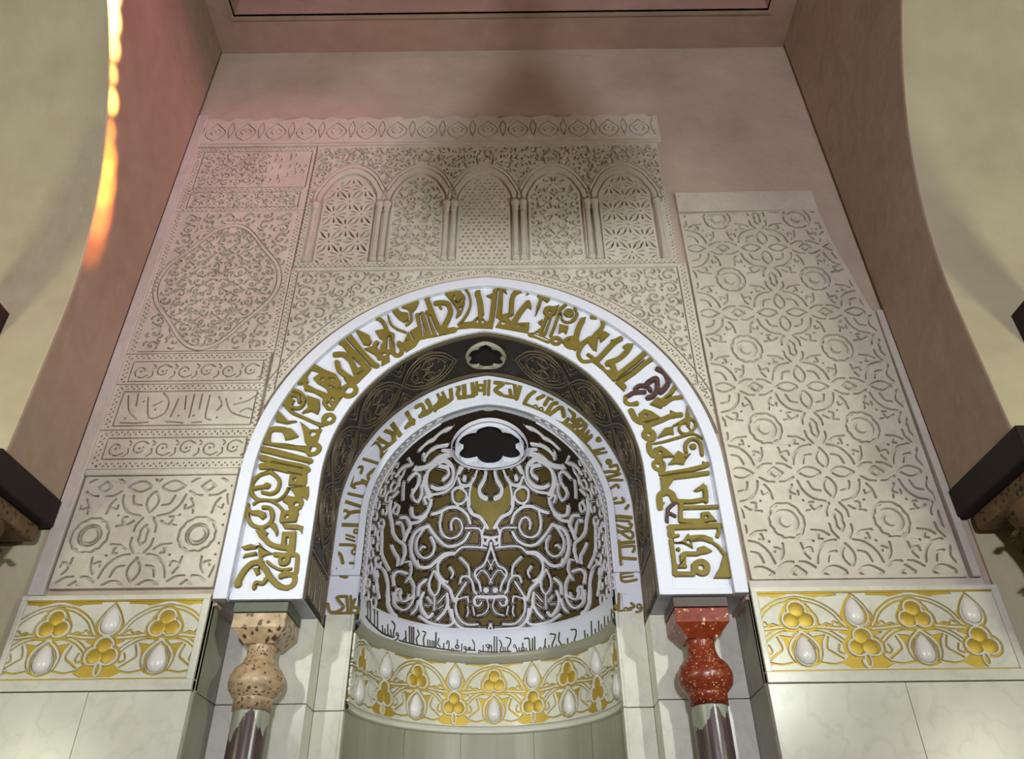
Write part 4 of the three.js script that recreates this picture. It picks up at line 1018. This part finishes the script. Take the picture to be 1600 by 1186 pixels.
// soffit of the outer arch
const SW = 0.905, SE = 0.139, SR = SW + SE, STOP = SR * Math.acos(SE / SR);
const soffit = (u, v, h) => {                                // u from the apex along the arch (+ to the right), v depth
  const s = u < 0 ? -1 : 1, a = Math.abs(u);
  if (a < STOP) { const th = Math.acos(SE / SR) - a / SR, r = SR - h; return [X0 + s * (r * Math.cos(th) - SE), 3.6 + r * Math.sin(th), -v]; }
  return [X0 + s * (SW - h), 3.6 - (a - STOP), -v];
};
soffit.curved = 0.04;
const gridOn = (map, u0, u1, v0, v1, nu, nv, h = 0) => { const g = new THREE.PlaneGeometry(1, 1, nu, nv), P = g.attributes.position, U = g.attributes.uv; for (let i = 0; i < P.count; i++) { const u = u0 + (P.getX(i) + 0.5) * (u1 - u0), v = v0 + (P.getY(i) + 0.5) * (v1 - v0); P.setXYZ(i, ...map(u, v, h)); U.setXY(i, u, v); } g.computeVertexNormals(); return g; };
{
  const t = thing('arch_soffit_lining', 'dark carved lining on the underside of the gilded arch', 'lining'), L = STOP + 0.67;
  mesh('ground', gridOn(soffit, -L, L, 0.015, 0.5, 160, 2, 0.003), M.darkGround, t);
  const drawn = raster(-L, L, 0, 0.5, 0.0022, (c) => {
    const w = 0.0075;
    for (const v of [0.035, 0.465]) stroke(c, w, [-L, v], [-1, v], [0, v], [1, v], [L, v]);
    const P = 0.4, n = 6;
    for (const m of [1, -1]) for (let k = 0; k < n; k++) {
      const a = 0.2 + k * P; if (a + P > L - 0.1) break;
      const F = (x, y) => [m * (a + x * P), 0.25 + y];
      for (const q of [1, -1]) {
        stroke(c, w, F(0, q * 0.0), F(0.2, q * 0.12), F(0.5, q * 0.17), F(0.8, q * 0.12), F(1, 0)); stroke(c, w * 0.8, F(0.05, q * 0.0), F(0.24, q * 0.1), F(0.5, q * 0.145), F(0.76, q * 0.1), F(0.95, 0));
        stroke(c, w, F(0.2, q * 0.03), F(0.34, q * 0.1), F(0.52, q * 0.1), F(0.6, q * 0.05), F(0.5, q * 0.02), F(0.4, q * 0.045)); stroke(c, w, F(0.62, q * 0.09), F(0.75, q * 0.06), F(0.8, q * 0.02));
        stroke(c, w * 0.8, F(0.86, q * 0.19), F(1, q * 0.1), F(1.14, q * 0.19)); stroke(c, w * 0.8, F(0.92, q * 0.2), F(1, q * 0.15), F(1.08, q * 0.2)); dot(c, ...F(0.46, q * 0.065), 0.006); dot(c, ...F(0.3, q * 0.06), 0.005); dot(c, ...F(0.7, q * 0.03), 0.005);
      }
    }
    for (const m of [1, -1]) for (let k = 0; k < 9; k++) { const u = m * (L - 0.24 + k * 0.001), v = 0.08 + k * 0.042; stroke(c, 0.01, [u, v], [u + m * 0.12, v + 0.004], [u + m * 0.2, v + (k % 3 ? 0.0 : 0.02)]); if (k % 3 === 1) stroke(c, 0.009, [u + m * 0.12, v], [u + m * 0.16, v + 0.025], [u + m * 0.2, v + 0.03]); }
    for (const m of [1, -1]) stroke(c, 0.014, [m * (L - 0.27), 0.04], [m * (L - 0.27), 0.25], [m * (L - 0.27), 0.46]);
  });
  mesh('carved_lines', mergeGeometries(outlines(drawn, 0.3, 6).map((p) => relief(p, 0.003, 0.011, 0.0012, soffit))), M.line, t);
  mesh('fine_lines', mergeGeometries(outlines(alongside(drawn, 0.0022, 0.013, 0.0012), 0.3, 6).map((p) => relief(p, 0.003, 0.009, 0, soffit))), M.line, t);
  const hexa = (c, x, y, rx, ry) => { c.beginPath(); for (let k = 0; k < 6; k++) { const a = k * Math.PI / 3 + Math.PI / 6; c.moveTo(x, y); c.ellipse(x + rx * 0.6 * Math.cos(a), y + ry * 0.6 * Math.sin(a), rx * 0.38, ry * 0.38, 0, 0, 6.2832); } c.ellipse(x, y, rx * 0.6, ry * 0.6, 0, 0, 6.2832); c.fill(); };
  const ro = thing('oculus', 'small dark six-lobed oculus in the underside of the gilded arch', 'oculus');
  mesh('rim', mergeGeometries(pieces(-0.2, 0.2, 0.05, 0.45, 0.002, (c) => { c.beginPath(); c.ellipse(0, 0.25, 0.138, 0.138, 0, 0, 7); c.fill(); ink(c, 0); hexa(c, 0, 0.25, 0.132, 0.132); }, 0.003, 0.028, 0.003, soffit)), M.greyMarble, ro);
  mesh('dark_opening', mergeGeometries(pieces(-0.2, 0.2, 0.05, 0.45, 0.004, (c) => { c.beginPath(); c.ellipse(0, 0.25, 0.134, 0.134, 0, 0, 7); c.fill(); }, 0.002, 0.006, 0, soffit)), M.hole, ro);
  // oculus of the conch, laid out in plan (x, distance behind the arch) on the vault
  const plan = (x, d, h) => { const r = Math.hypot(x, d), e = 0.068, R = 0.808 - h; return [0.03 + x, 3.6 + Math.sqrt(Math.max(0.001, R * R - (r + e) ** 2)), -0.5 - d]; };
  plan.curved = 0.02; const co = thing('oculus', 'large dark six-lobed oculus with white rim above the goblet', 'oculus');
  const subdiv = (h0, h1, f) => mergeGeometries(pieces(-0.3, 0.3, 0.08, 0.56, 0.002, f, h0, h1, 0.003, plan));
  mesh('rim', subdiv(0.01, 0.05, (c) => { c.beginPath(); c.ellipse(0, 0.3, 0.238, 0.146, 0, 0, 7); c.fill(); ink(c, 0); hexa(c, 0, 0.3, 0.236, 0.145); }), M.white, co);
  mesh('moulding', subdiv(0.01, 0.035, (c) => { c.beginPath(); c.ellipse(0, 0.3, 0.262, 0.168, 0, 0, 7); c.lineWidth = 0.009; c.stroke(); }), M.tendril, co);
  const ds = []; for (let i = 0; i < 20; i++) for (let j = 0; j < 14; j++) { const x = -0.23 + i * 0.023, d = 0.16 + j * 0.02; if ((x / 0.235) ** 2 + ((d - 0.3) / 0.145) ** 2 > 0.95) continue; ds.push(gridOn(plan, x, x + 0.024, d, d + 0.021, 1, 1, 0.022)); }
  mesh('dark_opening', mergeGeometries(ds), M.hole, co);
}

// ================================================================ inner arch, niche and conch
const XN = 0.03, NR = 0.74, NE = 0.068;
{
  const t = thing('inner_arch', 'white inner arch with a narrow band of small gilded Kufic letters', 'arch');
  mesh('arch_face', extrude(archBand(0.96, 0.136, 0.735, NE, 3.0, XN), -0.62, -0.506), M.white, t);
  mesh('outer_rim', extrude(archBand(0.95, 0.136, 0.88, 0.13, 3.235, XN), -0.54, -0.496, 0.003), M.white, t);
  mesh('inner_rim', extrude(archBand(0.775, 0.07, 0.735, NE, 3.235, XN), -0.54, -0.494, 0.003), M.white, t);
  for (const s of [-1, 1]) mesh('base_course', box(XN + (s > 0 ? 0.735 : -0.9), XN + (s > 0 ? 0.9 : -0.735), 3.225, 3.262, -0.56, -0.488, 0.004), M.white, t);
  for (const g of pieces(-1.0, 1.05, 2.95, 4.75, 0.0018, (c) => drawStrokes(c, INNER_TEXT, '', undefined, 1.18), -0.002, 0.008, 0.0015, flat(-0.506), 0.3, 10)) mesh('letter', g, M.letter, t);
}
const conchR = (y) => (y <= 3.6 ? NR : Math.sqrt(Math.max(0, (NR + NE) ** 2 - (y - 3.6) ** 2)) - NE);
const cyl = (R, xc = XN) => Object.assign((u, v, h) => [xc + (R - h) * Math.sin(u / R), v, -0.5 - (R - h) * Math.cos(u / R)], { curved: 0.03 });
const conch = (u, v, h) => {
  const f = u / NR, y = Math.min(v, 4.395), r = conchR(y), k = y > 3.6 ? NR + NE : 1, nr = y > 3.6 ? (r + NE) / k : 1, ny = y > 3.6 ? (y - 3.6) / k : 0;
  const q = Math.max(0, r - h * nr); return [XN + q * Math.sin(f), y - h * ny, -0.5 - q * Math.cos(f)];
};
conch.curved = 0.03;
{
  const t = thing('niche_conch', 'dark gilded conch of the niche with white scrolling arabesque', 'niche');
  const g = new THREE.PlaneGeometry(1, 1, 64, 48), P = g.attributes.position;
  for (let i = 0; i < P.count; i++) { const f = P.getX(i) * Math.PI * 0.998, s = P.getY(i) + 0.5, y = s < 0.35 ? 3.08 + s / 0.35 * 0.52 : 3.6 + (NR + NE) * Math.sin((s - 0.35) / 0.65 * Math.acos(NE / (NR + NE))); P.setXYZ(i, ...conch(f * NR, Math.min(y, 4.395), 0)); }
  g.computeVertexNormals(); mesh('gilded_ground', g, M.bronze, t);
  const lim = NR * Math.PI / 2 - 0.01, C0 = 0.047;
  const drawn = raster(-lim, lim, 3.1, 4.36, 0.0022, (c) => {
    for (const m of [1, -1]) drawStrokes(c, CONCH, '', (x) => m * (x - C0), 0.92);
    // close scroll lines on the flanks and a border along the arch
    for (const m of [1, -1]) {
      for (let k = 0; k < 11; k++) for (let j = 0; j < 2; j++) { const x = 0.9 + j * 0.1, y = 3.16 + k * 0.085, d = (k + j) % 2 ? 1 : -1, sp = []; for (let q = 0; q < 8; q++) { const a = d * q * 0.8 + k, r = 0.045 - q * 0.0035; sp.push([m * (x + r * 0.9 * Math.cos(a)), y + r * Math.sin(a)]); } stroke(c, 0.009, ...sp); }
      stroke(c, 0.012, [m * 1.06, 3.12], [m * 1.06, 3.5], [m * 1.06, 3.9], [m * 1.04, 4.1], [m * 1.0, 4.3]); for (let k = 0; k < 30; k++) { const y = 3.13 + k * 0.04; stroke(c, 0.008, [m * 1.085, y], [m * 1.12, y + 0.022], [m * 1.135, y + 0.005]); }
    }
  });
  for (const p of outlines(drawn, 0.3, 10)) mesh('tendril', relief(p, 0, 0.014, 0.003, conch), M.tendril, t);
  mesh('fine_lines', mergeGeometries(outlines(alongside(drawn, 0.0022, 0.0085, 0.0012), 0.3, 8).map((p) => relief(p, 0, 0.007, 0, conch))), M.fineLine, t);
  for (const p of outlines(alongside(drawn, 0.0022, 0.0165, Infinity), 0.3, 30)) if (p.o.A < 20000) mesh('gilded_leaf', relief(p, 0, 0.006, 0.0015, conch), M.leaf, t);
  // gilded goblet and quatrefoils between the tendrils
  for (const g of pieces(-0.3, 0.3, 3.6, 4.2, 0.0022, (c) => {
    for (const m of [1, -1]) { c.beginPath(); GOBLET.forEach(([x, y]) => c.lineTo(m * x, y)); c.closePath(); c.fill(); for (const [a, q] of [[0.0, 0.02], [-0.022, 0], [0.022, 0], [0, -0.02]]) dot(c, m * QUATREFOIL[0] + a, QUATREFOIL[1] + q, 0.02); }
  }, 0, 0.008, 0.002, conch, 0.3, 10)) mesh('gilded_motif', g, M.letter, t);
}
{
  const t = thing('niche_cornice', 'curved white cornice in the niche with a line of dark Kufic script', 'cornice'), H = Math.PI / 2 * 0.999;
  const half = (pts) => { const g = new THREE.LatheGeometry(pts.map(([r, y]) => new THREE.Vector2(r, y)), 64, Math.PI - Math.PI / 2, Math.PI); g.translate(XN, 0, -0.5); return g; };
  mesh('moulding', half([[0.75, 2.905], [0.722, 2.91], [0.705, 2.945], [0.7, 2.965], [0.712, 2.972]]), M.greyMarble, t);
  mesh('fascia', half([[0.745, 2.965], [0.716, 2.968], [0.716, 3.082], [0.722, 3.086], [0.722, 3.125], [0.745, 3.13]]), M.white, t);
  for (const g of pieces(-1.2, 1.2, 2.9, 3.15, 0.0015, (c) => drawStrokes(c, CORNICE_TEXT, '', (x) => x - 0.03), -0.001, 0.004, 0.0008, cyl(0.716), 0.3, 8)) mesh('letter', g, M.inkLetter, t);
}

// ================================================================ GILDED FRIEZE (flat beside the mihrab, curved inside it)
// one unit: trefoils and pearls alternate; straps, rims and leaves in white marble over gold
function friezeUnit(c, x, S) {
  const f = (u, v) => [x + u * S, v], A = (u, v, r) => { c.beginPath(); c.ellipse(...f(u, v), r * S, r, 0, 0, 7); c.fill(); };
  const St = (w, ...p) => { for (const m of [1, -1]) stroke(c, w, ...p.map(([u, v]) => f(m * u, v))); };
  const Po = (...p) => { for (const m of [1, -1]) { c.beginPath(); p.forEach(([u, v]) => c.lineTo(...f(m * u, v))); c.closePath(); c.fill(); } };
  const tre = (u, v, k) => { A(u, v + 0.038, k); A(u - 0.034, v - 0.018, k); A(u + 0.034, v - 0.018, k); };
  const drop = (u, v, a, b) => { c.beginPath(); c.moveTo(...f(u, v + b)); c.bezierCurveTo(...f(u + a * 0.55, v + b * 0.6), ...f(u + a, v + b * 0.1), ...f(u + a, v - b * 0.25)); c.bezierCurveTo(...f(u + a, v - b * 0.75), ...f(u + a * 0.5, v - b), ...f(u, v - b)); c.bezierCurveTo(...f(u - a * 0.5, v - b), ...f(u - a, v - b * 0.75), ...f(u - a, v - b * 0.25)); c.bezierCurveTo(...f(u - a, v + b * 0.1), ...f(u - a * 0.55, v + b * 0.6), ...f(u, v + b)); c.fill(); };
  const strap = (...p) => { ink(c, 0); St(0.026, ...p); ink(c, 1); St(0.012, ...p); };
  const leafUp = [[0.066, 0.335], [0.12, 0.318], [0.172, 0.27], [0.188, 0.238], [0.165, 0.246], [0.15, 0.228], [0.125, 0.236], [0.098, 0.222], [0.066, 0.226], [0.076, 0.27]];
  // white field over gold: pockets and outlines are cut through to the gilding
  ink(c, 0); Po([0.058, 0.225], [0.098, 0.215], [0.088, 0.275], [0.062, 0.33], [0.04, 0.33]); Po([0.2, 0.07], [0.235, 0.085], [0.275, 0.08], [0.275, 0.008], [0.2, 0.008], [0.16, 0.03]); Po([0.045, 0.168], [0.11, 0.178], [0.09, 0.145], [0.082, 0.1], [0.07, 0.06]); Po([0.02, 0.4], [0.2, 0.4], [0.21, 0.388], [0.12, 0.384], [0.1, 0.376], [0.06, 0.386]); Po([0.175, 0.19], [0.235, 0.2], [0.22, 0.17]);
  St(0.009, [0.19, 0.23], [0.165, 0.246], [0.15, 0.228], [0.125, 0.236], [0.098, 0.222], [0.066, 0.224]); St(0.009, [0.12, 0.165], [0.105, 0.11], [0.13, 0.085], [0.17, 0.055]); St(0.009, [0.165, 0.125], [0.155, 0.095], [0.175, 0.08], [0.19, 0.095]); St(0.008, [0.06, 0.04], [0.12, 0.028], [0.18, 0.04]); St(0.008, [0.215, 0.3], [0.205, 0.275], [0.215, 0.262]);
  strap([0.0, 0.372], [0.09, 0.352], [0.165, 0.3], [0.2, 0.245], [0.215, 0.225]);
  strap([0, 0.2], [0.07, 0.208], [0.13, 0.19], [0.18, 0.15], [0.2, 0.12]); strap([0.0, 0.2], [0.08, 0.218], [0.16, 0.21], [0.22, 0.205]);
  strap([-0.045, 0.215], [0.0, 0.195], [0.05, 0.15], [0.07, 0.1], [0.05, 0.045], [0, 0.025]);
  ink(c, 0); tre(0, 0.275, 0.06); drop(0, 0.1, 0.06, 0.086); for (const m of [1, -1]) { tre(m * 0.275, 0.13, 0.06); drop(m * 0.275, 0.3, 0.066, 0.098); }
  ink(c, 1); tre(0, 0.275, 0.049); drop(0, 0.1, 0.052, 0.08);
  for (const m of [1, -1]) { tre(m * 0.275, 0.13, 0.049); drop(m * 0.275, 0.3, 0.056, 0.086); c.beginPath(); c.ellipse(...f(m * 0.275, 0.045), 0.02 * S, 0.036, 0, 0, 7); c.fill(); }
  ink(c, 0); tre(0, 0.275, 0.037); drop(0, 0.1, 0.047, 0.072);
  for (const m of [1, -1]) { tre(m * 0.275, 0.13, 0.037); drop(m * 0.275, 0.3, 0.047, 0.074); c.beginPath(); c.ellipse(...f(m * 0.275, 0.045), 0.01 * S, 0.026, 0, 0, 7); c.fill(); }
}
const pearlGeo = (() => { const p = []; for (let k = 0; k <= 14; k++) { const a = k / 14 * Math.PI; p.push([Math.sin(a) * (1 - 0.28 * Math.cos(a)) * 0.95, Math.cos(a)]); } const g = lathe(p.map(([r, y]) => [Math.max(0, r), y]).reverse(), 24); return g; })();
function frieze(t, u0, u1, vb, units, S, map, lim) {
  const H = 0.4;
  const off = (u, v, h) => map(u, vb + v * 0.93, h); off.curved = map.curved;
  const ground = mesh('gilded_ground', gridOn(off, u0, u1, -0.002, H + 0.008, 48, 2, 0.002), M.gold, t);
  const gs = pieces(u0, u1, 0, H, 0.0018, (c) => { c.save(); c.beginPath(); c.rect(u0, 0, u1 - u0, H); c.clip(); c.fillRect(u0, 0, u1 - u0, H); for (const x of units) friezeUnit(c, x, S); c.restore(); }, 0.002, 0.013, 0.0018, off, 0.3, 6);
  mesh('white_strapwork', mergeGeometries(gs), M.marble, t);
  const inR = (u) => u > u0 + 0.03 && u < u1 - 0.03;
  for (const x of units) {
    const spots = [[x, 0.275, 'T'], [x, 0.1, 'D'], [x + 0.275 * S, 0.13, 'T'], [x + 0.275 * S, 0.3, 'D']]; if (x === units[0]) spots.push([x - 0.275 * S, 0.13, 'T'], [x - 0.275 * S, 0.3, 'D']);
    for (const [u, v, k] of spots) {
      if (!inR(u)) continue;
      const o = new THREE.Vector3(...off(u, v, 0.002)), n = new THREE.Vector3(...off(u, v, 0.1)).sub(o).normalize(), yaw = Math.atan2(n.x, n.z);
      if (k === 'D') { const m = mesh('pearl', pearlGeo, M.pearl, ground); m.scale.set(0.046 * S, 0.068, 0.034); m.position.copy(o); m.rotation.y = yaw; }
      else { const ls = [[0, 0.036], [-0.034 * S, -0.017], [0.034 * S, -0.017]].map(([a, b]) => { const q = new THREE.SphereGeometry(0.0385, 18, 10); q.scale(S, 1, 0.2); q.translate(a, b, 0); return q; }); const m = mesh('trefoil', mergeGeometries(ls), M.gold, ground); m.position.copy(o); m.rotation.y = yaw; }
    }
  }
}
for (const [s, x0, x1, units] of [['left', -2.288, -1.338, [-2.085, -1.535]], ['right', 1.378, 2.62, [1.586, 2.162]]]) {
  const t = thing('gilded_frieze', `white marble frieze of gilded trefoils and pearls, ${s} of the niche`, 'frieze');
  const slab = mesh('backing_slab', box(x0, x1, 2.485, 2.945, -0.06, 0.0), M.marble, t);
  for (const [a, b, c, d] of [[x0, x1, 2.92, 2.945], [x0, x1, 2.485, 2.535], [x0, x0 + 0.028, 2.535, 2.92], [x1 - 0.035, x1, 2.535, 2.92]]) mesh('frame', box(a, b, c, d, -0.03, 0.018, 0.003), M.marble, slab);
  mesh('gilt_fillet', box(x0 + 0.03, x1 - 0.035, 2.535, 2.541, -0.01, 0.012), M.gold, t); mesh('gilt_fillet', box(x0 + 0.03, x1 - 0.035, 2.914, 2.92, -0.01, 0.01), M.gold, t);
  frieze(t, x0 + 0.028, x1 - 0.035, 2.54, units, s === 'left' ? 1 : 1.03, flat(0));
}
{
  const t = thing('niche_frieze', 'curved frieze of gilded trefoils and pearls inside the niche', 'frieze');
  const L = NR * Math.PI / 2 - 0.01;
  frieze(t, -L, L, 2.54, [-2, -1, 0, 1, 2].map((k) => 0.025 + k * 0.5), 0.91, cyl(0.74));
  const half = (pts) => { const g = new THREE.LatheGeometry(pts.map(([r, y]) => new THREE.Vector2(r, y)), 64, Math.PI / 2, Math.PI); g.translate(XN, 0, -0.5); return g; };
  mesh('lower_moulding', half([[0.75, 2.498], [0.724, 2.5], [0.72, 2.512], [0.724, 2.522], [0.73, 2.525], [0.728, 2.538], [0.75, 2.54]]), M.marble, t);
}

// ================================================================ MARBLE DADO, JAMBS, NICHE SLABS
{
  for (const [s, x0, x1, xs] of [['left', -3.4, -1.338, [-2.42, -1.822]], ['right', 1.378, 3.5, [2.025, 2.64]]]) {
    const t = thing('marble_dado', `pale polished marble slabs below the ${s} gilded frieze`, 'dado'); const e = [x0, ...xs, x1];
    for (let i = 0; i < e.length - 1; i++) mesh('slab', box(e[i] + 0.0012, e[i + 1] - 0.0012, 0, 2.482, ZW, 0.004, 0.0015), M.marble, t);
  }
  for (const [s, m] of [['left', -1], ['right', 1]]) {
    const t = thing('marble_jamb', `stepped marble jamb behind the ${s === 'left' ? 'mottled brown' : 'red'} capital`, 'jamb'), B = (a, b) => [Math.min(X0 + m * a, X0 + m * b), Math.max(X0 + m * a, X0 + m * b)];
    for (const [y0, y1, top2] of [[0, 2.488, 2.488], [2.492, 2.922, 3.0]]) {
      mesh('reveal_slab', box(...B(1.358, 1.6), y0, y1, -0.36, -0.038, 0.002), M.greyMarble, t);
      mesh('nook_slab', box(...B(0.895, 1.357), y0, y1, -0.5, -0.33, 0.002), M.marble, t);
      mesh('inner_slab', box(...B(0.738, 0.894), y0, top2, -0.62, -0.5, 0.002), M.marble, t);
      mesh('edge_fillet', box(...B(0.734, 0.748), y0, top2, -0.56, -0.492, 0.003), M.marble, t);
    }
  }
  const t = thing('niche_lining', 'curved grey marble slabs lining the bottom of the niche', 'lining'), ph = [-1.565, -0.72, -0.235, 0.362, 0.914, 1.565];
  for (let i = 0; i < ph.length - 1; i++) { const a = ph[i] + 0.002, b = ph[i + 1] - 0.002, g = new THREE.LatheGeometry([[0.78, 0], [0.745, 0], [0.745, 2.5], [0.78, 2.5]].map((p) => new THREE.Vector2(...p)), 20, Math.PI - b, b - a); g.translate(XN, 0, -0.5); mesh('slab', g, M.greyMarble, t); }
  mesh('core', (() => { const g = new THREE.LatheGeometry([[0.8, 0], [0.77, 0], [0.77, 3.1], [0.8, 3.1]].map((p) => new THREE.Vector2(...p)), 40, Math.PI / 2, Math.PI); g.translate(XN, 0, -0.5); return g; })(), M.greyMarble, t);
}
// ================================================================ COLUMNS OF THE MIHRAB
function nicheColumn(x, capM, slabM, label) {
  const t = thing('mihrab_column', label, 'column'); t.position.set(x, 0, -0.168);
  const sq = (s0, y0, s1, y1) => { const g = new THREE.CylinderGeometry(s1 / Math.SQRT2, s0 / Math.SQRT2, y1 - y0, 4, 1); g.rotateY(Math.PI / 4); g.translate(0, (y0 + y1) / 2, 0); return uvBox(g.toNonIndexed()); };
  const flatn = (g) => { g.computeVertexNormals(); return g; };
  mesh('abacus_slab', box(-0.137, 0.137, 2.866, 2.916, -0.137, 0.137, 0.003), slabM, t);
  mesh('abacus_block', box(-0.133, 0.133, 2.79, 2.862, -0.133, 0.133, 0.003), capM, t);
  mesh('cushion', flatn(sq(0.15, 2.728, 0.262, 2.79)), capM, t);
  mesh('capital', lathe([[0.0, 2.745], [0.078, 2.745], [0.071, 2.72], [0.072, 2.68], [0.084, 2.645], [0.118, 2.61], [0.134, 2.575], [0.136, 2.548], [0.128, 2.515], [0.1, 2.48], [0.094, 2.472], [0.094, 2.42], [0, 2.42]].reverse(), 48), capM, t);
  const sh = lathe([[0, 0.3], [0.098, 0.3], [0.093, 1.2], [0.087, 2.414], [0.082, 2.419], [0, 2.419]], 48); for (let i = 0, P = sh.attributes.position; i < P.count; i++) sh.attributes.uv.setXY(i, sh.attributes.uv.getX(i) + x * 0.3, (P.getY(i) - 0.3) / 2.13);
  mesh('shaft', sh, M.shaft, t);
  mesh('base', lathe([[0, 0], [0.15, 0], [0.15, 0.12], [0.13, 0.15], [0.135, 0.22], [0.105, 0.28], [0.1, 0.3], [0, 0.3]], 40), capM, t);
}
nicheColumn(-1.092, M.brown, M.slate, 'mihrab column with a mottled brown capital on the left');
nicheColumn(1.128, M.red, M.slateRed, 'mihrab column with a polished red capital on the right');
// ================================================================ LAMPS
function floodlight(name, label, pos, aim, size, L) {
  const t = thing(name, label, 'lamp'); t.position.set(...pos); t.lookAt(...aim);
  mesh('housing', new RoundedBoxGeometry(size + 0.05, size * 0.8 + 0.05, 0.1, 2, 0.012).translate(0, 0, -0.06), M.iron, t);
  mesh('glass', new THREE.BoxGeometry(size, size * 0.8, 0.012).translate(0, 0, -0.004), new THREE.MeshStandardMaterial({ color: 0x222222, emissive: L.color, emissiveIntensity: 3 }), t);
  mesh('bracket', new THREE.CylinderGeometry(0.015, 0.015, 0.5, 10).translate(0, -0.3, -0.08), M.iron, t);
  const a = new THREE.RectAreaLight(L.color, L.power, size, size * 0.8); a.name = 'lamp_light'; a.position.set(0, 0, 0.012); a.rotation.y = Math.PI; t.add(a);
  return t;
}
function projector(label, pos, aim, L, angle, name = 'flood_lamp') {
  const t = thing(name, label, 'lamp'); t.position.set(...pos); t.lookAt(...aim);
  mesh('housing', lathe([[0, -0.26], [0.06, -0.26], [0.09, -0.2], [0.1, -0.03], [0.11, -0.03], [0.11, -0.02], [0, -0.02]], 28).rotateX(Math.PI / 2), M.iron, t);
  mesh('lens', new THREE.CylinderGeometry(0.09, 0.09, 0.006, 28).rotateX(Math.PI / 2).translate(0, 0, -0.012), new THREE.MeshStandardMaterial({ color: 0x222222, emissive: L.color, emissiveIntensity: 3 }), t);
  mesh('bracket', new THREE.CylinderGeometry(0.015, 0.015, 0.5, 10).translate(0, -0.3, -0.14), M.iron, t);
  const s = new THREE.SpotLight(L.color, L.power, 0, angle, 0.6, 2); s.name = 'lamp_light'; s.position.set(...pos); s.target.position.set(...aim); s.target.name = 'lamp_target'; s.castShadow = true; s.shadow.radius = 2.5; scene.add(s, s.target);
}
projector('round flood lamp on the left arcade outside the view', [-2.05, 3.0, 2.7], [-0.1, 3.7, -0.3], FLOOD, 0.5);
projector('round flood lamp on the right arcade outside the view', [2.3, 3.0, 2.9], [-0.3, 4.0, -0.1], FLOOD, 0.8);
projector('round rose lamp high in the lantern facing the left arch', [1.75, 8.75, 2.1], [-2.3, 5.7, 0.55], { color: 0xff8fb0, power: 34 }, 0.34, 'rose_projector');
floodlight('hall_lamp', 'large flood lamp far back in the hall', [0.45, 2.2, 8.6], [0, 5.2, 0], 0.45, HALL);
floodlight('aisle_lamp', 'yellowish flood lamp in the left aisle', [-3.3, 2.5, 2.4], [-2.7, 4.4, 0.6], 0.35, AISLE);
floodlight('aisle_lamp', 'yellowish flood lamp in the right aisle', [3.6, 2.5, 2.5], [3.0, 4.2, 0.7], 0.35, AISLE);
floodlight('rose_lamp', 'rose coloured lamp high in the lantern', [-1.2, 9.0, 4.4], [-0.6, 7.6, 0.3], 0.35, ROSE);
// sun-warm spots from the lantern: they graze the left arcade face up to the edge of its arch
const edgeZ = (y) => 0.54 + 3.05 - Math.sqrt(3.05 ** 2 - Math.max(0, y - 4.3) ** 2);
for (const [n, y, ang, k, col] of [['first', 6.5, 0.03, 1, 0xffc890], ['second', 6.36, 0.028, 1.1, 0xffc890], ['third', 6.22, 0.024, 0.9, 0xffc27a], ['fourth', 6.08, 0.02, 0.6, 0xffb870], ['fifth', 5.93, 0.014, 0.35, 0xffb060], ['sixth', 5.78, 0.017, 0.6, 0xffb860], ['seventh', 5.6, 0.016, 0.16, 0xffa050], ['eighth', 5.43, 0.024, 0.3, 0xff9a40], ['ninth', 5.27, 0.028, 0.34, 0xff9440], ['tenth', 5.1, 0.03, 0.2, 0xff8a40], ['last', 4.92, 0.03, 0.08, 0xff8a40]]) {
  const z = edgeZ(y) - 0.03;
  const p = [2.15 - (6.5 - y) * 0.75, 8.5, 0.45 + (6.5 - y) * 0.05], t = thing('spot_lamp', `small warm spot lamp in the lantern, ${n} of the row`, 'lamp'); t.position.set(...p); t.lookAt(XL, y, z);
  mesh('housing', new THREE.CylinderGeometry(0.02, 0.02, 0.08, 16).rotateX(Math.PI / 2).translate(0, 0, -0.06), M.iron, t);
  mesh('lens', new THREE.CylinderGeometry(0.016, 0.016, 0.004, 16).rotateX(Math.PI / 2).translate(0, 0, -0.017), new THREE.MeshStandardMaterial({ color: 0x222222, emissive: col, emissiveIntensity: 3 }), t);
  const s = new THREE.SpotLight(col, WARM.power * k, 0, ang * 1.2, 1, 2); s.name = 'lamp_light'; s.position.set(...p); s.target.position.set(XL, y, z); s.target.name = 'spot_target'; s.castShadow = true; scene.add(s, s.target);
}
{ // chandelier hanging in the bay, above the view; its shadow falls on the wall over the panels
  const t = thing('chandelier', 'iron chandelier hanging on a rod above the view', 'chandelier'); t.position.set(0.4, 0, 4.5);
  mesh('rod', new THREE.CylinderGeometry(0.05, 0.05, 5.2, 12).translate(0, 7.2, 0), M.iron, t);
  mesh('crown', lathe([[0.05, 4.75], [0.12, 4.7], [0.2, 4.5], [0.3, 4.3], [0.42, 4.12], [0.45, 4.0], [0.4, 3.92], [0.2, 3.86], [0, 3.84]].reverse(), 40), M.iron, t);
}
scene.traverse((o) => { if (o.isMesh) o.castShadow = o.receiveShadow = true; });
renderer.render(scene, camera);
